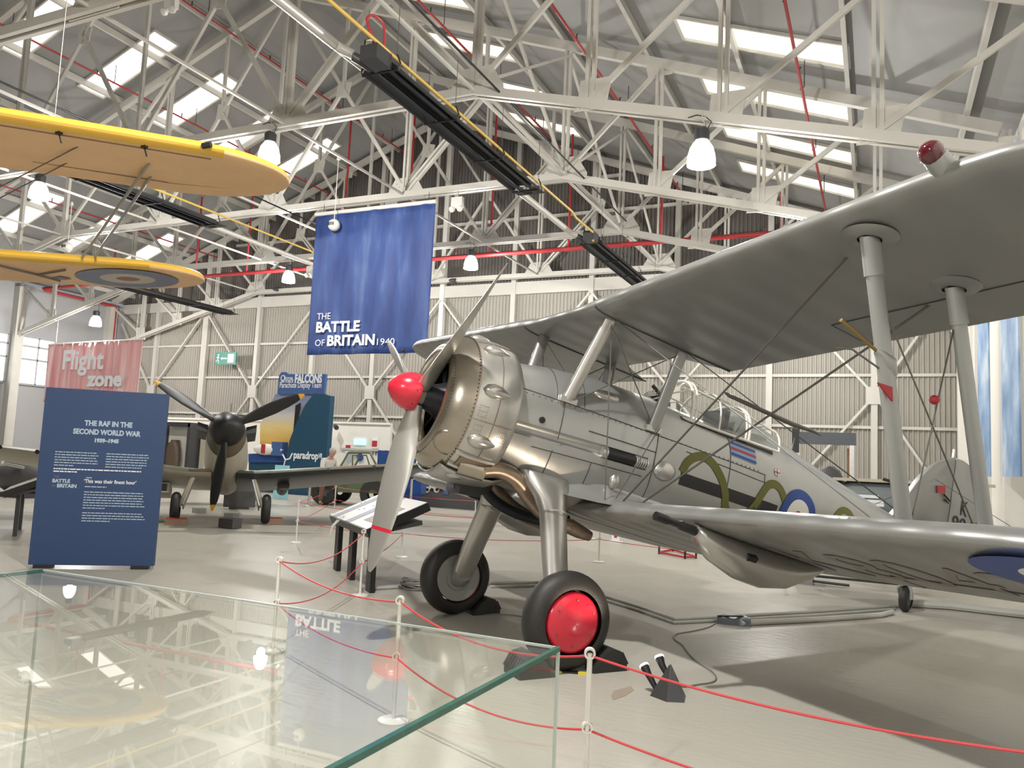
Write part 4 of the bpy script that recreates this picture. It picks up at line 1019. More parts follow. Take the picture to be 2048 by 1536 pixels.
# ================================================================== the second fighter, behind
T2 = math.radians(12); N2 = V((.69, -.724, 0)).normalized(); L2 = V((-N2.y, N2.x, 0)); M2 = V((-12.30, 12.52, 0))
X2 = N2 * math.cos(T2) + UP * math.sin(T2); Z2 = -N2 * math.sin(T2) + UP * math.cos(T2)
F2 = frame_empty('monoplane_fighter', M2 + UP * .31, X2, L2, Z2, label='brown and green low-wing fighter with a black spinner and yellow-tipped propeller', cat='aircraft')
SS = [(1.30, 1.70, 1.02, .335, 1.36), (1.0, 1.76, .86, .37, 1.34), (.5, 1.80, .66, .40, 1.30), (-.2, 1.86, .55, .43, 1.25), (-.9, 1.92, .52, .45, 1.22), (-1.4, 1.95, .54, .45, 1.22), (-2.2, 1.92, .62, .42, 1.24), (-3.2, 1.78, .78, .34, 1.27), (-4.6, 1.58, 1.0, .2, 1.30), (-5.8, 1.46, 1.2, .08, 1.33), (-6.2, 1.4, 1.3, .02, 1.35)]
def sring(s, n=36):
    x, zt, zb, hw, zc = s
    return [(x, hw * math.cos(2 * pi * k / n), zc + (zt - zc if math.sin(2 * pi * k / n) > 0 else zc - zb) * math.sin(2 * pi * k / n)) for k in range(n)]
MB().loft([sring(s) for s in smooth(SS, 4)]).build('fuselage', M['camo'], F2, 60)
MB().loft([[(x, y * 1.012, z * 1.0 - .008) for x, y, z in sring(s)[18:] + [sring(s)[0]]] for s in smooth(SS[1:9], 4)], False, False, False).build('pale_belly', M['sky_u'], F2, 60)
MB().lathe([(1.30, .34), (1.40, .335), (1.55, .30), (1.70, .22), (1.80, .13), (1.86, .05), (1.87, .003)], (0, 0, 1.36), (1, 0, 0), 36, True).build('spinner', M['black'], F2, 60)
B2 = [(.25, .14, .12, 60), (.40, .20, .08, 52), (.65, .275, .05, 45), (.95, .28, .036, 38), (1.25, .23, .026, 33), (1.45, .16, .018, 30), (1.56, .09, .012, 28), (1.62, .03, .006, 28)]
def blade2(phi, r, ch, th, be, n=16):
    rad = V((0, math.cos(phi), math.sin(phi))); t = V((0, -math.sin(phi), math.cos(phi))); be = math.radians(be)
    c = V((math.sin(be), 0, 0)) + t * math.cos(be); nn = rad.cross(c)
    return [V((1.46, 0, 1.36)) + rad * r + c * ch / 2 * math.cos(2 * pi * k / n) + nn * th / 2 * math.sin(2 * pi * k / n) for k in range(n)]
for phi in (148.5, 28.5, 265.0):
    p = math.radians(phi)
    o = MB().loft([blade2(p, *q) for q in B2]).build('propeller_blade', M['black'], F2, 70)
    g = lambda r: [lerp(r, [q[0] for q in B2], [q[i] for q in B2]) for i in (1, 2, 3)]
    MB().loft([blade2(p, r, g(r)[0] + .006, g(r)[1] + .006, g(r)[2]) for r in (1.51, 1.56, 1.60, 1.625)]).build('yellow_tip', M['orange'], o, 70)
for sg in (1, -1):
    rg = []; rgb = []
    for k in range(15):
        t = k / 14; y = sg * (.25 + 5.2 * t); f = math.sqrt(max(.002, 1 - t ** 2.4)); c = 2.35 * f; xl = .25 - .55 * (1 - f) ; z = .70 + .105 * max(0, abs(y) - .7)
        rg.append([(xl - u * c, y, z + s * .14 * f) for u, s in [(0, 0), (.03, .45), (.12, .85), (.3, 1), (.6, .7), (1, .02)]] + [(xl - u * c, y, z - s * .14 * f) for u, s in [(.99, .0), (.6, .35), (.3, .55), (.12, .5), (.03, .3)]])
    wg = MB().loft(rg).build('wing', M['camo'], F2, 60)
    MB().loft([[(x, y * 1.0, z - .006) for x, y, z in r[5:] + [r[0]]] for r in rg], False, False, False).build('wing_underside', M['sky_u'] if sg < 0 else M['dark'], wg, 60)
    for y in (2.1, 3.1, 3.45, 4.1): MB().lathe([(0, .045), (.03, .04)], (.25 - .02 * y - .04, sg * y, .70 + .105 * (y - .7)), (1, 0, 0), 14, True, True).build('gun_port', M['black'], wg)
    # leg, door, wheel
    MB().tube([(-.05, sg * .60, .62), (-.02, sg * .80, .05)], .05, 12).tube([(-.02, sg * .80, .05), (0, sg * .86, 0)], .04, 10).build('undercarriage_leg', M['sky_u'], F2)
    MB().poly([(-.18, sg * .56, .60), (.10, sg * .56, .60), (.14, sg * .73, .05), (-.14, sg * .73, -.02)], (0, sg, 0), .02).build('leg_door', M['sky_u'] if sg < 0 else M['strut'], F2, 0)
    tw = [(.09 * math.sin(-.55 * pi + 1.1 * pi * k / 12), .22 + .09 * math.cos(-.55 * pi + 1.1 * pi * k / 12)) for k in range(13)]
    o = MB().lathe(tw, (0, sg * .88, 0), (0, 1, 0), 36).build('wheel_tyre', M['rubber'], F2, 60)
    MB().lathe([(.06, .2), (.07, .1), (.06, .01)], (0, sg * .88, 0), (0, sg, 0), 24).lathe([(.06, .2), (.05, .01)], (0, sg * .88, 0), (0, -sg, 0), 24).build('wheel_hub', M['strut'], o)
    MB().loft([[(x, sg * (.36 + (.14 if q in (0, 3) else .0) * 0 + y0), z0) for y0, z0 in ((0, 1.50), (.20, 1.56), (.20, 1.40), (0, 1.36))] for q, x in enumerate((1.0, .85, .4, .2))]).build('exhaust_stubs', M['black'], F2, 40)
    rg = []
    for k in range(8):
        t = k / 7; y = sg * (.05 + 1.55 * t); f = math.sqrt(max(.01, 1 - t ** 2.5)); rg.append([(-5.0 - .3 * (1 - f) - u * 1.1 * f, y, 1.42 + s * .04) for u, s in [(0, 0), (.2, 1), (.6, .7), (1, 0), (.6, -.7), (.2, -1)]])
    MB().loft(rg).build('tailplane', M['camo'], F2, 50)
MB().box((-1.35, -1.35, .55), (.8, .5, .22)).build('radiator', M['sky_u'], F2, 30)
MB().box((-.94, -1.35, .55), (.02, .4, .15)).build('radiator_mouth', M['black'], F2, 0)
MB().tube([(-.6, 1.25, .62), (-1.3, 1.25, .62)], .12, 14).build('oil_cooler', M['black'], F2)
plate([(-4.9, 1.5), (-5.3, 2.0), (-5.6, 2.45), (-5.85, 2.6), (-6.1, 2.55), (-6.35, 2.1), (-6.45, 1.5), (-6.2, 1.25)], .08).build('fin', M['camo'], F2, 50)
cs = [(-.95, 1.93, .02), (-1.15, 2.12, .22), (-1.35, 2.22, .27), (-1.75, 2.24, .28), (-2.1, 2.15, .25), (-2.6, 1.9, .12)]
MB().loft([[(x, hw * math.cos(pi * k / 14), 1.86 + (zt - 1.86) * math.sin(pi * k / 14)) for k in range(15)] for x, zt, hw in cs], False, False, False).build('canopy_glazing', M['canopy'], F2, 60)
b = MB()
for x, zt, hw in cs[1:5]: b.tube([(x, hw * math.cos(pi * k / 14), 1.86 + (zt - 1.86) * math.sin(pi * k / 14)) for k in range(15)], .016, 6)
b.build('canopy_frame', M['cam_br'], F2)
MB().tube([(-1.9, 0, 1.95), (-1.9, 0, 2.75)], .012, 6).build('aerial_mast', M['wire'], F2)

# ================================================================== the yellow biplane hung at upper left (only the near wings are in the photo)
def yf(P, s, fw, up):
    return V(P), V(s), V(fw), V(up)
UW = yf((-5.3134, 6.1346, 4.4229), (.6024, .7967, .0488), (.7962, -.6041, .0342), (-.0567, -.0182, .9982))
LW = yf((-8.2467, 7.8433, 3.9133), (.6041, .7932, .0764), (.7935, -.6076, .0337), (-.0731, -.0402, .9965))
YB_ = empty('yellow_biplane', (0, 0, 0), 0, 'yellow training biplane hung from the roof, two wings showing at upper left', 'aircraft')
def yw(F, t, u, z): return F[0] - F[1] * t - F[2] * u + F[3] * z      # t inboard from the tip, u aft of the leading edge
def ywing(F, name, lower):
    top, bot = [], []
    for k in range(26):
        t = 4.4 * (k / 25) ** 1.6; f = math.sqrt(max(.002, 1 - max(0, 1 - t / 1.15) ** 2.2)); c = 1.33 * f; x0 = .60 * (1 - f)
        top.append([yw(F, t, x0 + u * c, z * 1.33 * f ** .5) for u, z in AU]); bot.append([yw(F, t, x0 + u * c, (z) * 1.33 * f ** .5 - .001) for u, z in [AU[-1]] + AL + [AU[0]]])
    w_ = MB().loft(top, False, False, False).build(name, M['yellow'], YB_, 60)
    MB().loft(bot, False, False, False).build('wing_underside', M['ybelly'], w_, 60)
    b = MB()
    b.loft([[yw(F, t, u, z) for u, z in ((-.004, .036 * 1.33), (.02, .018), (.09, .004), (.10, .0))] for t in (.75, 2.0, 3.0, 4.4)], False, False, False).build('leading_edge', M['yellow'], w_, 60)
    return w_
uw = ywing(UW, 'upper_wing', 0); lw = ywing(LW, 'lower_wing', 1)
for t in (1.45, 2.15, 2.9, 3.6):
    p = yw(UW, t, .12, -.004)
    MB().box(p, (.05, .04, .03)).tube([p, p + V((.02, .02, -.09))], .008, 5).build('slat_fitting', M['black'], uw)
MB().tube([yw(UW, .95, .0, .05), yw(UW, .88, -.05, .06)], .03, 8).build('tip_light', M['black'], uw)
MB().tube([yw(UW, t, .17, -.003) for t in (.85, 3.2)], .006, 5).build('slat_gap', M['wood'], uw)
MB().tube([yw(UW, .55, .95, .004), yw(UW, 1.15, 1.05, .0), yw(UW, 1.2, 1.02, -.01), yw(UW, 2.4, 1.0, .0)], .006, 5).build('hinge_line', M['wood'], uw)
for r0, r1, m in ((.30, .56, mat('faded_roundel_blue', (.20, .22, .32), .5, .15)), (.13, .30, mat('faded_roundel_white', (.55, .50, .42), .5, .1)), (0, .13, mat('faded_roundel_red', (.30, .13, .11), .5, .1))):
    b = MB(); n = 44; vs = []
    for k in range(n):
        a = 2 * pi * k / n
        for r in (r0, (r0 + r1) / 2, r1): vs.append(yw(LW, .98 + r * 1.15 * math.cos(a), .665 + r * math.sin(a), -.012))
    b.add(vs, [(3 * k + j, 3 * k + j + 1, 3 * ((k + 1) % n) + j + 1, 3 * ((k + 1) % n) + j) for k in range(n) for j in (0, 1)]); b.build('faded_roundel', m, lw)
gl = mat('faded_letter', (.22, .20, .20), .5)
for pts in ([(2.45, .35), (2.05, .75)], [(2.05, .75), (1.72, .35)], [(2.05, .75), (1.80, 1.05)], [(2.9, .35), (2.62, .75), (3.1, 1.0)]):
    MB().tube([yw(LW, t, u, -.006) for t, u in pts], .03, 6, .25).build('faded_letter', gl, lw)
MB().box(yw(LW, 1.78, .9, -.008), (.16, .16, .008)).build('faded_letter', gl, lw)
for ut, uu, lt, lu in ((1.38, .54, 1.54, .05), (1.34, .93, 1.44, .30)):
    MB().tube([yw(UW, ut, uu, 0), yw(LW, lt, lu, .08)], .026, 10, .5).build('interplane_strut', M['strut'], YB_)
for a, c in (((2.0, .4), (3.6, .3)), ((2.1, .9), (3.7, .9))): MB().tube([yw(UW, a[0], a[1], 0), yw(LW, c[0], c[1], .1)], .006, 5).build('bracing_wire', M['wire'], YB_)
for t, u in ((2.2, .3), (4.0, .4)):
    p = yw(UW, t, u, .15); MB().tube([p, (p.x, p.y, 8.9)], .005, 5).build('suspension_cable', M['wire'], YB_)
# body beyond the left edge of the frame
fc = (yw(UW, 4.75, 0, 0) + yw(LW, 4.75, 0, 0)) / 2; s_, f2, u2 = UW[1], UW[2], UW[3]
MB().loft([[fc + f2 * x + s_ * w_ * math.cos(2 * pi * k / 20) + u2 * (h_ * math.sin(2 * pi * k / 20) - .1) for k in range(20)] for x, w_, h_ in ((1.0, .12, .2), (.85, .34, .4), (.2, .38, .46), (-.9, .4, .5), (-2.2, .33, .42), (-4.2, .14, .24), (-5.2, .03, .12))]).build('fuselage', M['yellow'], YB_, 60)

# ================================================================== things on the floor
# navy text panel
pa, pb = gp(55, 1136), gp(306, 1139); ex = (pb - pa); pw = ex.length; ex.normalize(); ey = V((-ex.y, ex.x, 0))
P = frame_empty('text_panel', pa, ex, ey, UP, label='tall navy text panel headed THE RAF IN THE SECOND WORLD WAR', cat='information panel')
MB().box((pw / 2, .05, 1.12), (pw, .10, 2.16)).build('board', M['navy'], P, 0)
for x in (.16, pw - .16): MB().box((x, .05, .02), (.2, .14, .04)).build('foot', M['black'], P, 0)
def pt(s, u0, u1, v, cap, bold=0, m='wht'):      # u, v as fractions of the panel
    fit_text('lettering', s, (u0 * pw, -.004, v * 2.2), (1, 0, 0), (0, 0, 1), (u1 - u0) * pw, cap, M[m], P, bold)
M['pale_print'] = mat('pale_blue_print', (.42, .52, .62), .6)
pt('THE RAF IN THE', .335, .725, .797, .062, .004, 'pale_print'); pt('SECOND WORLD WAR', .25, .80, .748, .062, .004, 'pale_print'); pt('1939\u20131945', .43, .625, .705, .045, .004, 'pale_print')
pt('BATTLE', .125, .265, .472, .042, .003, 'pale_print'); pt('BRITAIN', .165, .32, .445, .042, .003, 'pale_print'); pt('THE', .13, .175, .499, .026, 0, 'greyblue'); pt('OF', .125, .155, .446, .026, 0, 'greyblue')
pt('\u2018This was their finest hour\u2019', .375, .80, .475, .045, .001, 'wht')
def lines(u0, u1, v0, n, dv, m='pale_print', th=.011, last=.45):
    b = MB()
    for k in range(n):
        e = u0 + (u1 - u0) * (last if k == n - 1 else .93 + .07 * random.random()); x = u0
        while x < e - .004:
            q = min(e, x + .012 + .035 * random.random()); b.box(((x + q) / 2 * pw, -.003, (v0 - k * dv) * 2.2), ((q - x) * pw, .004, th)); x = q + .006
    b.build('text_lines', M[m], P, 0)
lines(.125, .475, .642, 6, .0148); lines(.535, .885, .642, 6, .0148, last=.85); lines(.125, .87, .548, 2, .0145, 'wht', .014, .25)
lines(.385, .56, .454, 1, .01, last=1); lines(.385, .89, .424, 7, .0148, last=.35); lines(.385, .90, .308, 4, .0148, last=.45); lines(.39, .44, .504, 1, .01, last=1)

# glass display case in front of the camera
ZC = 1.0; c0 = gp(1120, 1294, ZC); xa = gp(34, 1144, ZC).x; xb = c0.x; yb = c0.y; ya = .62; ZB = .14
K = empty('glass_case', ((xa + xb) / 2, (ya + yb) / 2, 0), 0, 'large clear glass display case in the foreground, roof reflected in its top', 'display case')
cx, cy = (xa + xb) / 2, (ya + yb) / 2; sx, sy = xb - xa, yb - ya
def pane(nm, c, s): MB().box(V(c), s).build(nm, M['glass'], K, 0)
g_ = .012
pane('glass_top', (0, 0, ZC - g_ / 2), (sx - .01, sy - .01, g_))
pane('glass_side', (0, sy / 2 - g_ / 2, (ZC + ZB) / 2), (sx - .03, g_, ZC - ZB - .03)); pane('glass_side', (0, -sy / 2 + g_ / 2, (ZC + ZB) / 2), (sx - .03, g_, ZC - ZB - .03))
pane('glass_side', (sx / 2 - g_ / 2, 0, (ZC + ZB) / 2), (g_, sy - .03, ZC - ZB - .03)); pane('glass_side', (-sx / 2 + g_ / 2, 0, (ZC + ZB) / 2), (g_, sy - .03, ZC - ZB - .03))
for x in (-1, 1):
    MB().beam((x * (sx / 2 - .006), -sy / 2, ZC - .006), (x * (sx / 2 - .006), sy / 2, ZC - .006), .014, .014).build('glass_edge', M['glassedge'], K, 0)
    for y in (-1, 1): MB().beam((x * (sx / 2 - .004), y * (sy / 2 - .004), ZB), (x * (sx / 2 - .004), y * (sy / 2 - .004), ZC), .009, .009).build('glass_corner', M['seam'], K, 0)
for y in (-1, 1): MB().beam((-sx / 2, y * (sy / 2 - .003), ZC - .003), (sx / 2, y * (sy / 2 - .003), ZC - .003), .007, .007).build('glass_edge', M['seam'], K, 0)
MB().box((0, 0, ZB / 2), (sx, sy, ZB)).build('plinth', M['conduit'], K, 0)

# rope posts and cords
def make_post():
    t = empty('rope_post')
    MB().lathe([(0, .092), (.014, .092), (.02, .08), (.022, .012)], (0, 0, 0), (0, 0, 1), 28, True, True).build('base', M['white'], t)
    MB().tube([(0, 0, .015), (0, 0, .70)], .0125, 12).build('post', M['white'], t)
    for z in (.70, .375):
        MB().lathe([(-.016, .017), (-.016, .026), (.016, .026), (.016, .017), (-.016, .017)], (0, 0, z), (.35, -.94, 0), 18).build('eyelet', M['white'], t)
    return t
post0 = make_post(); EYE = (.70, .375)
POSTS = {'a': ((-4.26, 4.99), 'white rope post left of the dark lectern legs, nearest of those seen whole'), 'b': ((-2.578, 4.11), 'white rope post seen through the glass case in the middle'),
         'c': ((-1.188, 3.53), 'white rope post in front of the red hub cover, right of the glass corner'), 'r': ((.72, 3.20), 'white rope post beyond the right edge of the frame'),
         'd': ((-5.17, 7.41), 'white rope post beside the tip of the lower silver propeller blade'), 'e': ((-6.64, 10.55), 'white rope post behind the lower silver propeller blade'),
         'f': ((-4.05, 12.32), 'white rope post behind the near undercarriage leg of the silver biplane'), 'g': ((-7.54, 14.71), 'white rope post above the far tyre of the silver biplane'),
         'h': ((-5.45, 16.01), 'white rope post far back between the biplane legs and its lower wing'), 'i': ((-1.24, 12.24), 'white rope post under the lower silver wing beside the grey box'),
         'j': ((-8.97, 10.89), 'white rope post between brown fighter and dark lectern'), 'k': ((-12.48, 16.54), 'white rope post in front of the stooping person'),
         'l': ((-7.33, 16.72), 'white rope post farthest back, right of the far biplane leg')}
for i, (k, ((x, y), lab)) in enumerate(POSTS.items()):
    o = post0 if i == 0 else dup(post0)
    o.location = (x, y, 0); tag(o, lab, 'rope post', 'rope barrier posts')
def cord(p, q, z0, z1, sag, r, lab):
    pts = []
    for k in range(21):
        t = k / 20; pts.append((p[0] + (q[0] - p[0]) * t, p[1] + (q[1] - p[1]) * t, z0 + (z1 - z0) * t - sag * 4 * t * (1 - t)))
    tag(MB().tube(pts, r, 7).build('barrier_cord', M['rope']), lab, 'cord', 'red barrier cords')
for a, c, sg, nm in (('a', 'b', .07, 'crossing behind the glass case'), ('b', 'c', .10, 'passing in front of the two biplane wheels'), ('c', 'r', .06, 'sweeping to the lower right corner'), ('a', 'd', .13, 'below the dark lectern'),
                     ('d', 'e', .05, 'behind the lower propeller blade'), ('e', 'f', .06, 'behind the biplane undercarriage'), ('f', 'i', .05, 'under the lower silver wing'), ('j', 'e', .05, 'between brown fighter and lectern'),
                     ('g', 'l', .04, 'far back above the far tyre'), ('l', 'h', .04, 'far back between the biplane legs'), ('k', 'g', .04, 'in front of the grey photo wall'), ('j', 'k', .04, 'right of the brown fighter')):
    p, q = POSTS[a][0], POSTS[c][0]
    for lv, z in enumerate(EYE):
        cord(p, q, z - .01, z - .01, sg * (1 if lv == 0 else 1.0), .0055, '%s red cord %s' % (('upper', 'lower')[lv], nm))

# chocks
def make_chock(name='wheel_chock'):
    b = MB(); pr = [(0, 0), (.30, 0), (.30, .05), (.24, .15), (.16, .17), (.09, .12), (.02, .03)]
    b.poly([(x, -.13, z) for x, z in pr], (0, 1, 0), .26); t = b.build(name, M['rubber'], None, 20)
    for k in range(7): MB().beam((.255 - .0 * k + .0, -.12 + .04 * k, .135), (.305, -.12 + .04 * k, .05), .018, .02).build('tread_rib', M['black'], t, 0)
    MB().tube([(.25, -.135, .07), (.25, .135, .07)], .02, 8).build('rope_hole', M['black'], t)
    return t
hd = math.atan2(FWD.y, FWD.x)
wn_ = MID + PORT * 1.10; wf_ = MID - PORT * 1.10
ck = make_chock(); ck.location = wn_ - FWD * .16 + PORT * .03; ck.rotation_euler = (0, 0, hd + pi); tag(ck, 'black ribbed rubber chock behind the red-hubbed wheel', 'chock', 'rubber wheel chocks')
c2 = dup(ck, wn_ + FWD * .16 + PORT * .03, hd, 'black ribbed rubber chock before the red-hubbed wheel, seen through the glass')
c3 = dup(ck, wf_ - FWD * .16, hd + pi, 'black ribbed rubber chock behind the far silver-hubbed wheel')
b = MB(); b.box((0, 0, .006), (.26, .05, .012)); b.mi = 0
tp = tag(b.build('floor_tape', mat('yellow_tape', (.72, .58, .05), .5), None, 0), 'strip of yellow and black tape on the floor by the red-hubbed wheel', 'tape'); tp.location = gp(1140, 1346); tp.rotation_euler = (0, 0, .3)
MB().box((0, 0, .008), (.12, .052, .012)).build('black_band', M['black'], tp, 0)
for i, (px, py) in enumerate(((352, 1050), (545, 1048))):
    p = gp(px, py); o = MB().loft([[(-.13, y, 0), (.13, y, 0), (.10, y, .12), (-.10, y, .12)] for y in (-.2, .2)]).build('wooden_chock', M['wood'], None, 0)
    o.location = p + V((0, 0, 0)); o.rotation_euler = (0, 0, math.atan2(N2.y, N2.x)); tag(o, 'wooden chock under the %s wheel of the brown fighter' % ('left' if i == 0 else 'right'), 'chock', 'wooden chocks')
    MB().box((0, 0, .125), (.2, .36, .015)).build('red_edge', M['rred'], o, 0)

# floor spot lights
t = empty('floor_spotlight', gp(1330, 1400) + V((0, .06, 0)), 0, 'black wedge-shaped floor spotlight with two lit heads by the red-hubbed wheel', 'spotlight')
MB().loft([[(-.115, -.02, 0), (.02, -.10, 0), (.13, -.05, 0), (.10, .12, 0), (-.06, .12, 0)], [(.0, .03, .21), (.01, .03, .215), (.015, .03, .215), (.012, .04, .215), (.0, .04, .21)]]).build('wedge_body', M['dark'], t, 20)
for (dx, dy, dz), e in (((-.15, .06, .12), (-.185, .08, .165)), ((-.07, .12, .18), (-.095, .14, .225))):
    h = MB().tube([(dx + .06, dy - .02, dz - .08), (dx, dy, dz), e], [.018, .024, .032], 12).build('spot_head', M['black'], t)
    MB().lathe([(0, .034), (.014, .030), (.02, .005)], e, V(e) - V((dx, dy, dz)), 16, True, True).build('spot_lens', M['spotg'], h)
    MB().tube([(dx + .06, dy - .02, dz - .08), (dx + .10, dy - .04, dz - .06), (.0, .02, .1)], .008, 6).build('spot_flex', M['black'], h)
li = D.lights.new('spot_light', 'SPOT'); li.energy = 35; li.spot_size = 1.3; li.spot_blend = .6; li.shadow_soft_size = .04; li.color = (1, .80, .60)
lo = D.objects.new('spot_light', li); COL.objects.link(lo); p = gp(1330, 1400) + V((-.14, .18, .27)); lo.location = p
lo.rotation_euler = (V((-2.6, 6.0, 1.6)) - p).to_track_quat('-Z', 'Y').to_euler()
t = empty('floor_spotlight', gp(958, 1222), 0, 'small black floor spotlight beside the far silver-hubbed wheel', 'spotlight')
MB().loft([[(-.06, -.08, 0), (.10, -.08, 0), (.10, .08, 0), (-.06, .08, 0)], [(.02, -.05, .14), (.06, -.05, .14), (.06, .05, .14), (.02, .05, .14)]]).build('wedge_body', M['black'], t, 20)
MB().tube([(-.02, -.02, .05), (-.12, -.04, .12)], [.03, .045], 12).build('spot_head', M['eng'], t)
li = D.lights.new('spot_light', 'SPOT'); li.energy = 22; li.spot_size = 1.4; li.spot_blend = .6; li.shadow_soft_size = .04; li.color = (1, .78, .56)
lo = D.objects.new('spot_light', li); COL.objects.link(lo); p = gp(958, 1222) + V((-.10, -.06, .2)); lo.location = p
lo.rotation_euler = (V((-3.2, 5.9, 1.35)) - p).to_track_quat('-Z', 'Y').to_euler()

# conduits, junction block, cables, coil
def floor_line(name, pix, r, m, lab, cat, z=None, group=None, flat=1.0):
    pts = [gp(*q, z if z is not None else r) for q in pix]
    return tag(MB().tube(pts, r, 8, flat).build(name, M[m]), lab, cat, group)
floor_line('floor_conduit', [(735, 1178), (830, 1172), (980, 1166), (1075, 1164), (1205, 1191), (1280, 1214), (1350, 1238), (1470, 1232), (1640, 1222), (1800, 1212)], .016, 'conduit', 'upper grey conduit on the floor bending past the grey junction block', 'conduit', None, 'floor conduits')
floor_line('floor_conduit', [(980, 1173), (1075, 1171), (1205, 1198), (1280, 1221), (1348, 1245), (1470, 1239), (1640, 1229), (1790, 1218)], .016, 'conduit', 'lower grey conduit on the floor bending past the grey junction block', 'conduit', None, 'floor conduits')
floor_line('cable_trunking', [(1480, 1246), (1640, 1238), (1760, 1230), (1785, 1224)], .03, 'conduit', 'pale square trunking on the floor right of the junction block', 'trunking')
floor_line('cable_trunking', [(1795, 1205), (1900, 1212), (2048, 1229), (2300, 1262)], .045, 'conduit', 'pale trunking on the floor running out at the right behind the tail wheel', 'trunking')
p = gp(1467, 1248); t = empty('junction_block', p, .15, 'grey taped junction block on the floor conduit', 'junction box')
b = MB(); b.loft([[(x, y, z) for y, z in ((-.07 * s, 0), (-.07 * s, .06 * s), (-.03, .085 * s), (.04, .085 * s), (.07 * s, .05 * s), (.07 * s, 0))] for x, s in ((-.16, .75), (-.10, 1), (.02, .9), (.10, 1.05), (.17, .8))]).build('taped_wrap', mat('grey_tape', (.15, .17, .20), .4, .2), t, 40)
MB().tube([(-.16, -.03, .07), (-.02, -.05, .085), (.10, -.02, .09)], .008, 6).build('strap', M['black'], t)
floor_line('power_lead', smooth([(1445, 1236), (1420, 1253), (1385, 1262), (1352, 1268), (1349, 1278), (1365, 1290), (1375, 1304), (1392, 1322), (1420, 1340), (1432, 1354), (1425, 1364), (1395, 1369), (1372, 1373), (1355, 1372)], 4), .006, 'cable', 'thin grey lead from the junction block to the wedge spotlight', 'cable', .007)
floor_line('power_lead', smooth([(968, 1230), (1000, 1228), (1040, 1232), (1075, 1240)], 4), .006, 'cable', 'thin lead between the two main wheels of the silver biplane', 'cable', .007)
p = gp(822, 1180); t = tag(MB().build('cable_coil', M['cable']) if False else empty('cable_coil', p), 'untidy coil of grey cable left of the far silver-hubbed wheel', 'cable coil')
b = MB()
for k in range(7):
    r1 = .12 + .015 * math.sin(k * 2.1); b.tube([(r1 * 1.3 * math.cos(2 * pi * q / 16 + k), .6 * r1 * math.sin(2 * pi * q / 16 + k) + .01 * k, .012 + .016 * k + .01 * math.sin(q + k)) for q in range(17)], .009, 5)
b.build('loops', M['cable'], t)
# crack repairs in the floor paint: a long patch
tag(MB().poly([gp(*q, .001) for q in ((1222, 1392), (1228, 1382), (1262, 1372), (1268, 1380), (1250, 1392), (1226, 1400))], (0, 0, 1), .001).build('floor_patch', mat('bare_patch', (.36, .30, .24), .6), None, 0), 'small bare brown patch in the floor paint', 'patch')

# lecterns
def lectern(o0, ex, width, lab, printed):
    ex = V(ex).normalized(); ey = V((-ex.y, ex.x, 0)); t = frame_empty('sloping_lectern', o0, ex, ey, UP, label=lab, cat='lectern')
    z0, z1, dp = .66, .98, .72
    sl = math.atan2(z1 - z0, dp); rot = Matrix.Rotation(sl, 3, 'X')
    MB().box((width / 2, dp / 2, (z0 + z1) / 2), (width, math.hypot(dp, z1 - z0), .10), rot).build('desk', M['black'], t, 0)
    MB().box((width / 2, dp / 2 - .02, (z0 + z1) / 2 - .10), (width * .96, dp * .9, .05), Matrix.Rotation(sl * .5, 3, 'X')).build('desk_frame', M['dark'], t, 0)
    up = rot @ V((0, 0, 1)); al = rot @ V((0, 1, 0)); c = V((width / 2, dp / 2, (z0 + z1) / 2)) + up * .052
    bd = MB().box(c, (width * .99, math.hypot(dp, z1 - z0) * .97, .008), rot).build('printed_board', M['paper'], t, 0)
    if printed:
        for x in (-.36, .02): MB().box(c + V((x * width, 0, 0)) + up * .006, (.22, math.hypot(dp, z1 - z0) * .97, .003), rot).build('blue_band', M['greyblue'], bd, 0)
        MB().box(c + V((.30 * width, 0, 0)) - al * .05 + up * .006, (.40, .42, .003), rot).build('photograph', M['cam_br'], bd, 0)
        b = MB()
        for x, y in ((-.45, .1), (-.45, .05), (-.2, .15), (-.18, -.05), (-.22, -.1), (-.12, .05)): b.box(c + V((x * width, 0, 0)) + al * y + up * .006, (.09, .012, .002), rot)
        b.build('text_lines', M['dark'], bd, 0)
        MB().tube([(.50, .02, .74), (.46, -.08, .60), (.50, -.10, .50), (.56, -.08, .62), (.62, .04, .76)], .009, 6).build('white_cord', M['white'], t)
    else:
        MB().loft([[c + V((x, 0, 0)) + al * y + up * .007 for x, y in ((-.22, -.06), (.18, .07), (.2, .10), (-.24, -.02))], [c + V((x, 0, 0)) + al * y + up * .009 for x, y in ((-.22, -.06), (.18, .07), (.2, .10), (-.24, -.02))]]).build('aeroplane_picture', M['dark'], bd, 0)
        MB().loft([[c + V((x, 0, 0)) + al * y + up * .007 for x, y in ((-.12, .13), (.08, -.12), (.13, -.10), (-.06, .14))], [c + V((x, 0, 0)) + al * y + up * .009 for x, y in ((-.12, .13), (.08, -.12), (.13, -.10), (-.06, .14))]]).build('aeroplane_picture', M['dark'], bd, 0)
    return t
L0, L1_, L3 = gp(667, 1140), gp(697, 1158), gp(732, 1183)
e = (L3 - L0).normalized(); ey = V((-e.y, e.x, 0))
if ey.y < 0: ey = -ey
lt = lectern(L0 - e * .12 - ey * .06, e, 1.95, 'dark sloping lectern with a white and blue printed board, propeller blade crossing it', True)
for q in (L0, L1_, L3):
    s = (q - L0).length + .14; MB().box((s, .10, .32), (.19, .06, .64)).build('leg', M['black'], lt, 0)
p = gp(30, 1058); lt2 = lectern(p - V((.15, .05, 0)), (.80, -.6, 0), 1.5, 'dark sloping lectern with an aeroplane picture, left of the navy panel', False)
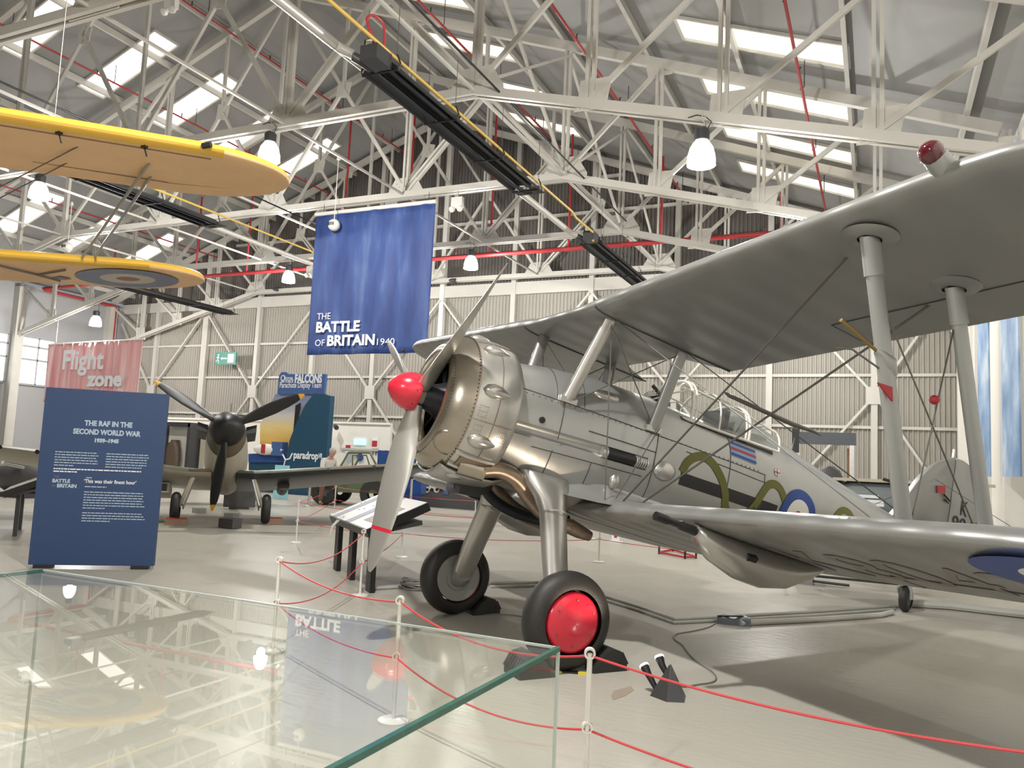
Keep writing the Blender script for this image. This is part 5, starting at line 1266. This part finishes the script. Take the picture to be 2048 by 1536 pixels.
for s in (.2, 1.25): MB().box((s, .2, .33), (.14, .06, .66)).build('leg', M['dark'], lt2, 0)

# low items around the brown fighter
t = empty('monitor_box', gp(478, 1018), math.atan2(N2.y, N2.x) + pi / 2, 'dark grey box lying under the nose of the brown fighter', 'box')
MB().box((0, 0, .30), (.78, .18, .50)).build('box_shell', M['charcoal'], t, 0)
MB().box((0, 0, .02), (.5, .3, .04)).build('box_stand', M['dark'], t, 0)
p = gp(452, 1057); tag(MB().box(p + V((0, .1, .1)), (.36, .25, .18)).build('floor_box', M['charcoal'], None, 0), 'small dark floor box below the propeller of the brown fighter', 'box')
p = gp(463, 1036); o = tag(MB().box(p + V((0, 0, .05)), (.26, .2, .1)).build('floor_socket', M['strut'], None, 0), 'small grey floor socket box behind the yellow blade tip', 'box')
p = gp(398, 1026); o = tag(MB().box(p + V((0, 0, .06)), (.24, .2, .12)).build('floor_socket', M['strut'], None, 0), 'small grey floor socket box left of the yellow blade tip', 'box')

# pale partition wall at the back with its door, signs and projector
Yp = 27.0
def pp(px, py): return at(px, py, Yp)
a = pp(330, 838); c = pp(783, 852); zt = a.z
PW = empty('partition_wall', (0, 0, 0), 0, 'long pale partition wall in front of the gable, purple light painted on its left part', 'partition')
MB().box((( -36.2 + a.x) / 2, Yp, zt / 2), (a.x + 36.2, .15, zt)).build('painted_purple_panel', M['partition'], PW, 0)
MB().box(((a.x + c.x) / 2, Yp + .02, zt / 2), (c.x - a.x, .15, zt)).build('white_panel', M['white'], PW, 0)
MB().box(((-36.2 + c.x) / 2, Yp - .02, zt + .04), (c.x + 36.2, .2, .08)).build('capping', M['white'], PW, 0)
b = MB(); q = pp(722, 884); b.box((q.x, Yp - .09, q.z), (.56, .06, .24)); o = b.build('lit_exit_sign', M['exitlit'], PW, 0)
q = pp(752, 886); MB().box((q.x, Yp - .08, q.z), (.30, .03, .44)).build('fire_notice', M['wht'], PW, 0); MB().box((q.x, Yp - .1, q.z - .03), (.24, .02, .24)).build('red_symbol', M['rred'], PW, 0)
q = pp(699, 897); MB().box((q.x, Yp - .08, q.z), (.28, .03, .36)).build('fire_notice', M['wht'], PW, 0); MB().box((q.x, Yp - .1, q.z + .04), (.24, .02, .2)).build('red_symbol', M['rred'], PW, 0)
q = pp(722, 899); MB().box((q.x, Yp - .1, q.z), (1.9, .06, .08)).build('door_head', M['conduit'], PW, 0)
q = pp(723, 915); MB().disc((q.x, Yp - .1, q.z), .16, (0, -1, 0), .02).build('blue_notice', M['panelblue'], PW, 0)
q = pp(744, 911); fit_text('lettering', 'The RA', (q.x, Yp - .09, q.z), (1, 0, 0), (0, 0, 1), 1.1, .24, M['dark'], PW)
q = pp(679, 853); MB().lathe([(0, .09), (.3, .1)], (q.x, Yp - .3, q.z), (.6, -.5, -.2), 12, True, True).build('wall_camera', M['dark'], PW)
# grey photo wall and blue base further right
p0, p1, p2 = gp(770, 1004), gp(838, 1012), gp(1010, 1020)
PH = empty('photo_wall', (0, 0, 0), 0, 'low charcoal and blue display wall with black and white portraits behind the biplane nose', 'display wall')
yb_ = p1.y
MB().box(((p0.x + p1.x) / 2, yb_ + .2, .85), (p1.x - p0.x, .3, 1.7)).build('blue_section', M['panelblue'], PH, 0)
MB().box(((p1.x + p2.x) / 2 + 1, yb_ + .2, .85), (p2.x - p1.x + 2, .3, 1.7)).build('charcoal_section', M['charcoal'], PH, 0)
q = at(822, 950, yb_); MB().box((q.x - .2, yb_ - .02, q.z), (.95, .06, .26)).build('lit_screen', M['scr'], PH, 0)
for px in (853, 862, 872, 880):
    q = at(px, 976, yb_); f = MB().disc((q.x, yb_ + .04, q.z + .05 * math.sin(px)), .10, (0, -1, 0), .01, 16).build('portrait', M['paper'], PH, 0)
    MB().disc((q.x + .02, yb_ + .025, q.z - .05), .05, (0, -1, 0), .01, 12).build('portrait_shade', M['black'], f, 0)
for px in (852, 897): q = at(px, 978, yb_); MB().box((q.x - .1, yb_ + .03, q.z), (.18, .03, .34)).build('caption_panel', M['signblue'], PH, 0)

# parachute display booth
Yk = 23.2
def pk(px, py): return at(px, py, Yk)
def kpoly(pix, th, nm, m, par, dy=0.0):
    o = MB().poly([pk(*q) + V((0, dy, 0)) for q in pix], (0, 1, 0), th); return o.build(nm, M[m], par, 0)
BO = empty('display_booth', (0, 0, 0), 0, 'dark blue parachute display booth with sunset picture, lettered FALCONS and paradrop', 'booth')
kpoly([(560, 787), (653, 788), (618, 860), (590, 925), (520, 925), (520, 850), (551, 788)], .1, 'sunset_picture', 'sunset', BO)
sg_ = kpoly([(560, 789), (563, 752), (568, 745), (577, 745), (582, 749), (656, 749), (652, 789)], .12, 'sign_board', 'signblue', BO, -.14)
fn = kpoly([(646, 789), (678, 794), (671, 900), (664, 998), (585, 996), (592, 905), (598, 880), (612, 845), (628, 812)], .25, 'side_fin', 'boothblue', BO, -.5)
kpoly([(505, 925), (590, 925), (585, 998), (505, 1000)], .2, 'counter', 'boothblue', BO, -.2)
kpoly([(598, 812), (607, 807), (598, 868), (591, 895)], .06, 'black_column', 'black', BO, -.2)
kpoly([(508, 908), (582, 905), (582, 925), (508, 925)], .1, 'helmet_shelf', 'panelblue', BO, -.3)
def kt(s, px, py, px2, cap, bold, dy):
    q, r = pk(px, py), pk(px2, py); fit_text('lettering', s, (q.x, Yk + dy, q.z), (1, 0, 0), (0, 0, 1), r.x - q.x, cap, M['wht'], BO, bold)
kt('FALCONS', 595, 766, 649, .30, .02, -.16); kt('Parachute Display Team', 565, 776, 648, .20, .004, -.16); kt('ROYAL', 574, 760, 592, .09, .004, -.16); kt('AIR FORCE', 567, 766, 592, .10, .004, -.16)
kt('paradrop', 606, 917, 655, .26, .012, -.52); kt('VR', 655, 917, 663, .17, .008, -.52)
q = pk(572, 757); MB().lathe([(0, .11), (.01, .11), (.01, .08), (0, .08)], (q.x, Yk - .16, q.z), (0, -1, 0), 20).build('sign_emblem', M['wht'], BO)
q = pk(595, 915); b = MB(); b.tube([q + V((-.25, -.53, .1)), q + V((-.1, -.53, -.1)), q + V((.1, -.53, -.05)), q + V((.2, -.53, .15))], .03, 6); b.tube([q + V((-.1, -.53, -.1)), q + V((-.15, -.53, -.3))], .025, 6); b.ball(q + V((-.3, -.53, .25)), .06, 8); b.build('parachutist_emblem', M['wht'], BO)
q = pk(548, 905); b = MB(); b.ball((q.x, Yk - .45, q.z + .1), .38, 16, (1.5, .5, .55)); b.build('helmet', M['white'], BO); MB().box((q.x + .05, Yk - .65, q.z + .12), (.16, .04, .34)).build('red_flash', M['rred'], BO, 0)
q = pk(574, 905); MB().box((q.x, Yk - .42, q.z + .12), (.5, .3, .5)).build('leaflet_box', M['signblue'], BO, 0)
q = gp(560, 998); tag(MB().box((q.x, q.y, .55), (.55, .06, 1.05)).build('light_panel', mat('pale_cyan_panel', (.30, .62, .72), .5), None, 0), 'pale cyan upright panel under the right wing of the brown fighter', 'panel')

# dark display frame with a leather coat
Yf = 22.0
def pf(px, py): return at(px, py, Yf)
a, c = pf(338, 846), pf(388, 905); DF = empty('coat_display_case', (0, 0, 0), 0, 'dark framed tall display case holding a brown leather coat, left of the brown fighter', 'display case')
b = MB(); b.box(((a.x + c.x) / 2, Yf, a.z - .05), (c.x - a.x, .6, .16)); b.box((c.x - .04, Yf, a.z / 2), (.14, .6, a.z)); b.box((a.x - .3, Yf, a.z / 2), (.14, .6, a.z)); b.build('case_frame', M['dark'], DF, 0)
MB().box(((a.x + c.x) / 2 - .1, Yf + .25, a.z / 2), (c.x - a.x + .2, .04, a.z)).build('case_back', M['white'], DF, 0)
MB().box((c.x + .25, Yf + .3, a.z / 2), (.25, .3, a.z)).build('case_side', M['sky_u'], DF, 0)
q = pf(346, 905)
MB().loft([[(q.x + x0 + w_ * math.cos(2 * pi * k / 16), Yf + .18 * math.sin(2 * pi * k / 16), q.z + z) for k in range(16)] for z, w_, x0 in ((-.6, .36, 0), (-.2, .37, 0), (.15, .33, .0), (.36, .22, .02), (.40, .14, .06), (.48, .13, .08))]).build('leather_coat', M['leather'], DF, 50)

# green vehicle and railings
q = gp(720, 1012); VH = frame_empty('army_vehicle', (q.x - .62, q.y + .15, 0), V((.95, .3, 0)).normalized(), V((-.3, .95, 0)).normalized(), UP, label='dark green army vehicle with open hood behind the brown fighter wing', cat='vehicle')
MB().loft([[(x, -.75, z0), (x, .75, z0), (x, .75, z1), (x, -.75, z1)] for x, z0, z1 in ((-.9, .45, .82), (-.2, .40, .90), (.2, .40, 1.0), (1.45, .42, 1.05), (1.55, .5, 1.02))]).build('body', M['green'], VH, 20)
b = MB(); b.tube([(-.15, -.68, .9), (.18, -.62, 1.58), (.18, .62, 1.58), (-.15, .68, .9)], .03, 8); b.tube([(.18, -.62, 1.58), (.85, -.66, 1.60), (1.05, -.7, 1.3), (1.15, -.72, 1.0)], .035, 8); b.tube([(.35, -.66, 1.0), (.32, -.64, 1.5), (.75, -.66, 1.52), (.95, -.70, 1.05)], .025, 8); b.build('hood_frame', M['green'], VH)
MB().poly([(-.13, -.64, .92), (-.13, .64, .92), (.17, .58, 1.56), (.17, -.58, 1.56)], (-1, 0, .4), .01).build('windscreen', M['canopy'], VH, 0)
for x in (-.45, 1.05):
    for y in (-.72, .62): MB().lathe([(0, .16), (0, .36), (.05, .40), (.15, .40), (.2, .36), (.2, .16)], (x, y - .1, .40), (0, 1, 0), 28).build('wheel', M['rubber'], VH)
a = gp(18, 972); t = empty('railing', (a.x, a.y, 0), 0, 'black steel railing at the left edge behind the lectern', 'railing')
b = MB(); zt = at(20, 912, a.y).z
for z in (.25, zt * .55, zt): b.beam((-2.2, 0, z), (1.6, .3, z), .05, .05)
for k in range(9): b.beam((-2.2 + .46 * k, .035 * k, 0), (-2.2 + .46 * k, .035 * k, zt + .05), .045, .045)
b.build('rails', M['black'], t, 0)
for k in (0, 8): MB().box((-2.2 + .46 * k, .035 * k, .02), (.2, .2, .04)).build('foot_plate', M['black'], t, 0)
q = at(52, 928, 14.0); t = empty('engine_exhibit', (q.x, 14.0, 0), 0, 'dark covered exhibit behind the left lectern', 'exhibit')
MB().loft([[(x, w_ * math.cos(2 * pi * k / 16), .55 + h_ * math.sin(2 * pi * k / 16)) for k in range(16)] for x, w_, h_ in ((-.8, .2, .2), (-.5, .45, .45), (.4, .5, .45), (.9, .2, .2))]).build('engine_body', M['charcoal'], t, 50)
MB().box((0, 0, .06), (1.2, .9, .12)).build('exhibit_stand', M['dark'], t, 0)
MB().tube([(-.5, -.48, .8), (0, -.52, .86), (.6, -.46, .8)], .04, 8).build('chrome_pipe', M['alu'], t)

# chrome queue posts
for i, (px, py, lab) in enumerate(((820, 1026, 'chrome belt post in front of the blue display wall'), (617, 1013, 'grey steel post right of the brown fighter wheel'))):
    q = gp(px, py); t = empty('belt_post', q, 0, lab, 'post', 'belt posts')
    MB().lathe([(0, .17), (.02, .17), (.04, .06), (.05, .03)], (0, 0, 0), (0, 0, 1), 24, True, True).build('base', M['alu'], t); MB().tube([(0, 0, .04), (0, 0, .95)], .035, 12).build('post', M['alu'], t); MB().tube([(0, 0, .93), (0, 0, 1.0)], .04, 12).build('belt_head', M['black'], t)
    if i == 0: MB().box((-.8, .05, .95), (1.6, .01, .06)).build('belt', M['black'], t, 0)

# things behind the near lower wing on the right
q = gp(1350, 1112); t = empty('red_trestle', (-3.3, 14.4, 0), 0, 'low dark red metal trestle under the wing of the silver biplane', 'trestle')
cs_ = [gp(1318, 1108), gp(1346, 1102), gp(1392, 1117), gp(1370, 1118)]
b = MB()
for k in range(4):
    p0_, p1_ = cs_[k] - V((-3.3, 14.4, 0)), cs_[(k + 1) % 4] - V((-3.3, 14.4, 0)); b.beam(p0_ + V((0, 0, .03)), p1_ + V((0, 0, .03)), .03, .03)
b.build('base_rails', M['rred'], t, 0)
for k in range(4): q = cs_[k] - V((-3.3, 14.4, 0)); MB().beam(q, q + V((0, 0, .18)), .03, .03).build('upright', M['black'], t, 0)
q = gp(1592, 1167); t = empty('grey_cabinet', (q.x + .1, q.y + .15, 0), 0, 'grey cabinet standing under the lower silver wing', 'cabinet')
MB().box((0, 0, .28), (.24, .3, .56)).build('cabinet_body', M['strut'], t, 0); MB().box((-.13, 0, .28), (.02, .28, .52)).build('cabinet_front', M['dark'], t, 0)
b = MB(); b.tube([(.12, -.05, .12), (1.6, .1, .10)], .02, 6).tube([(.12, -.08, .05), (.6, -.1, .04)], .02, 6); b.build('feed_pipe', M['dark'], t)
q = gp(1231, 1086); t = empty('floor_sign', q, 0, 'small white floor notice far behind the biplane leg', 'sign'); MB().box((0, 0, .15), (.16, .02, .22)).build('notice', M['wht'], t, 0); MB().box((0, -.012, .15), (.06, .005, .09)).build('red_mark', M['rred'], t, 0); MB().box((0, 0, .02), (.3, .2, .04)).build('base', M['white'], t, 0)
# grey gantry frame with sign, and the grey aircraft behind the tail
Yg = 20.0
def pg(px, py): return at(px, py, Yg)
GT = empty('exhibit_gantry', (0, 0, 0), 0, 'grey exhibit gantry with dark header board behind the cockpit', 'gantry')
a, c = pg(1600, 868), pg(1712, 890); MB().box(((a.x + c.x) / 2, Yg, (a.z + c.z) / 2 + .02), (c.x - a.x, .25, .28)).build('header_board', mat('slate_header', (.10, .11, .13), .5), GT, 0)
a = pg(1598, 870); MB().box((a.x - .02, Yg, a.z / 2), (.10, .2, a.z + .1)).build('upright', M['galv'], GT, 0); a = pg(1704, 890); MB().box((a.x, Yg, a.z / 2), (.10, .2, a.z)).build('upright', M['galv'], GT, 0)
a = pg(1588, 858); c = pg(1592, 905); MB().box((a.x + .05, Yg - .1, (a.z + c.z) / 2), (.16, .1, a.z - c.z)).build('loudspeaker_panel', M['black'], GT, 0)
a = pg(1698, 905); MB().box((a.x, Yg + .3, a.z - .45), (.10, .1, 1.1)).build('bronze_strip', mat('bronze', (.24, .12, .06), .4, .4), GT, 0)
Ya = 14.5
def pa_(px, py, dy=0): return at(px, py, Ya) + V((0, dy, 0))
AC = empty('grey_aircraft', (0, 0, 0), 0, 'grey aircraft fuselage with white stripes standing behind the silver biplane tail', 'aircraft')
a, c = pa_(1690, 968), pa_(1850, 975)
MB().loft([[(x, Ya + .6 + .55 * math.cos(2 * pi * k / 20), zc_ + h_ * math.sin(2 * pi * k / 20)) for k in range(20)] for x, zc_, h_ in ((a.x - .3, 1.15, .15), (a.x + .1, 1.1, .42), (a.x + 1.2, 1.08, .46), (c.x + .9, 1.05, .45))]).build('fuselage', mat('slate_grey_paint', (.14, .16, .165), .5), AC, 50)
MB().box(((a.x + c.x) / 2 + .4, Ya + .55, 1.50), (2.4, .7, .05)).build('upper_deck', M['sky_u'], AC, 0)
for k, (px, py) in enumerate(((1735, 993), (1748, 1003), (1752, 1010))):
    q = pa_(px, py); MB().box((q.x, Ya + .06, q.z), (.34 - .05 * k, .03, .05)).build('white_stripe', M['wht'], AC, 0)
MB().tube([pa_(1766, 958, .2), pa_(1800, 968, .2)], .025, 8).build('gun', M['black'], AC)
for x in (a.x + .6, c.x): MB().box((x, Ya + .6, .35), (.12, .5, .7)).build('support_stand', M['dark'], AC, 0)
Yd = 15.5
q = at(1660, 975, Yd); t = empty('covered_exhibit', (q.x, Yd, 0), 0, 'black domed cover rising behind the biplane spine', 'cover')
MB().loft([[(w_ * math.cos(2 * pi * k / 20), .3 * math.sin(2 * pi * k / 20), z) for k in range(20)] for z, w_ in ((.0, .2), (.9, .22), (q.z - .25, .26), (q.z + .1, .25), (q.z + .3, .17), (q.z + .38, .06))]).build('dome_cover', M['charcoal'], t, 60)
MB().box((0, 0, .03), (.6, .6, .06)).build('cover_base', M['dark'], t, 0)

# ------------------------------------------------------------------ the stooping person
def skin_body(name, chains, m, parent, lv=2):
    """chains: list of (points with radii); first point of later chains is joined to the nearest earlier vertex"""
    vs, es, rs = [], [], []
    for ch in chains:
        prev = None
        for j, (x, y, z, r) in enumerate(ch):
            if j == 0 and vs:
                d = [((V(v) - V((x, y, z))).length, i) for i, v in enumerate(vs)]; dm, i = min(d)
                if dm < .02: prev = i; continue
            vs.append((x, y, z)); rs.append(r)
            if prev is not None: es.append((prev, len(vs) - 1))
            prev = len(vs) - 1
    me = D.meshes.new(name); me.from_pydata(vs, es, []); me.materials.append(m)
    o = D.objects.new(name, me); COL.objects.link(o); o.parent = parent
    md = o.modifiers.new('skin', 'SKIN'); md.use_smooth_shade = True
    for i, r in enumerate(rs): me.skin_vertices[0].data[i].radius = (r, r)
    me.skin_vertices[0].data[0].use_root = True
    s = o.modifiers.new('sub', 'SUBSURF'); s.levels = lv; s.render_levels = lv
    return o
q = gp(648, 1010); PE = empty('person', (q.x, q.y, 0), -.5, 'person in a pale jacket and brown trousers stooping over the green vehicle', 'person')
skin_body('body', [[(0, 0, .92, .13), (.06, 0, 1.08, .14), (.15, 0, 1.26, .15), (.24, 0, 1.38, .09), (.30, 0, 1.45, .06), (.35, 0, 1.50, .085), (.38, 0, 1.57, .10), (.38, 0, 1.63, .08)],
                   [(0, 0, .92, .13), (.0, -.10, .86, .10), (.03, -.11, .48, .07), (-.02, -.12, .10, .045), (.02, -.12, .04, .045), (.15, -.13, .03, .035)],
                   [(0, 0, .92, .13), (.0, .10, .86, .10), (.08, .11, .48, .07), (.05, .12, .10, .045), (.09, .12, .04, .045), (.22, .13, .03, .035)],
                   [(.15, 0, 1.26, .15), (.20, -.20, 1.30, .07), (.30, -.25, 1.05, .05), (.46, -.20, .98, .04), (.55, -.18, 1.0, .035)],
                   [(.15, 0, 1.26, .15), (.20, .20, 1.30, .07), (.32, .25, 1.06, .05), (.50, .2, 1.0, .04), (.58, .18, 1.02, .035)]], M['skin'], PE)
skin_body('jacket', [[(.0, 0, .88, .15), (.06, 0, 1.08, .165), (.15, 0, 1.26, .17), (.23, 0, 1.36, .11)],
                     [(.15, 0, 1.26, .17), (.20, -.21, 1.30, .09), (.30, -.26, 1.05, .07), (.44, -.21, .98, .06)], [(.15, 0, 1.26, .17), (.20, .21, 1.30, .09), (.32, .26, 1.06, .07), (.48, .21, 1.0, .06)]], M['shirt'], PE)
skin_body('trousers', [[(0, 0, .93, .145), (.0, -.10, .84, .115), (.03, -.11, .48, .09), (-.02, -.12, .10, .07)], [(0, 0, .93, .145), (.0, .10, .84, .115), (.08, .11, .48, .09), (.05, .12, .10, .07)]], M['trous'], PE)
MB().ball((.365, 0, 1.615), .112, 16, (1, .9, .9)).build('hair', M['hair'], PE)
b = MB(); b.ball((.475, 0, 1.56), .022, 8, (1.2, .7, 1.1)); b.ball((.385, .098, 1.56), .026, 8, (.7, .4, 1.2)); b.ball((.385, -.098, 1.56), .026, 8, (.7, .4, 1.2)); b.build('face_features', M['skin'], PE)
b = MB(); b.ball((.458, .035, 1.585), .011, 8); b.ball((.458, -.035, 1.585), .011, 8); b.box((.468, 0, 1.515), (.012, .05, .008)); b.build('eyes_and_mouth', M['dark'], PE)
for y, x in ((-.12, .07), (.12, .14)): MB().ball((x, y, .045), .06, 12, (2.1, .8, .75)).build('shoe', M['leather'], PE)
for y, x0 in ((-.18, .57), (.18, .60)):
    hnd = MB(); hnd.ball((x0, y, 1.005), .045, 10, (1.1, .85, .5))
    for k in range(4): hnd.tube([(x0 + .04, y - .03 + .02 * k, 1.005), (x0 + .085, y - .032 + .021 * k, .995), (x0 + .105 - .006 * abs(k - 1.5), y - .032 + .021 * k, .97)], [.010, .009, .007], 6)
    hnd.tube([(x0, y + (.04 if y < 0 else -.04), 1.0), (x0 + .05, y + (.06 if y < 0 else -.06), .985)], [.012, .009], 6); hnd.build('hand', M['skin'], PE)
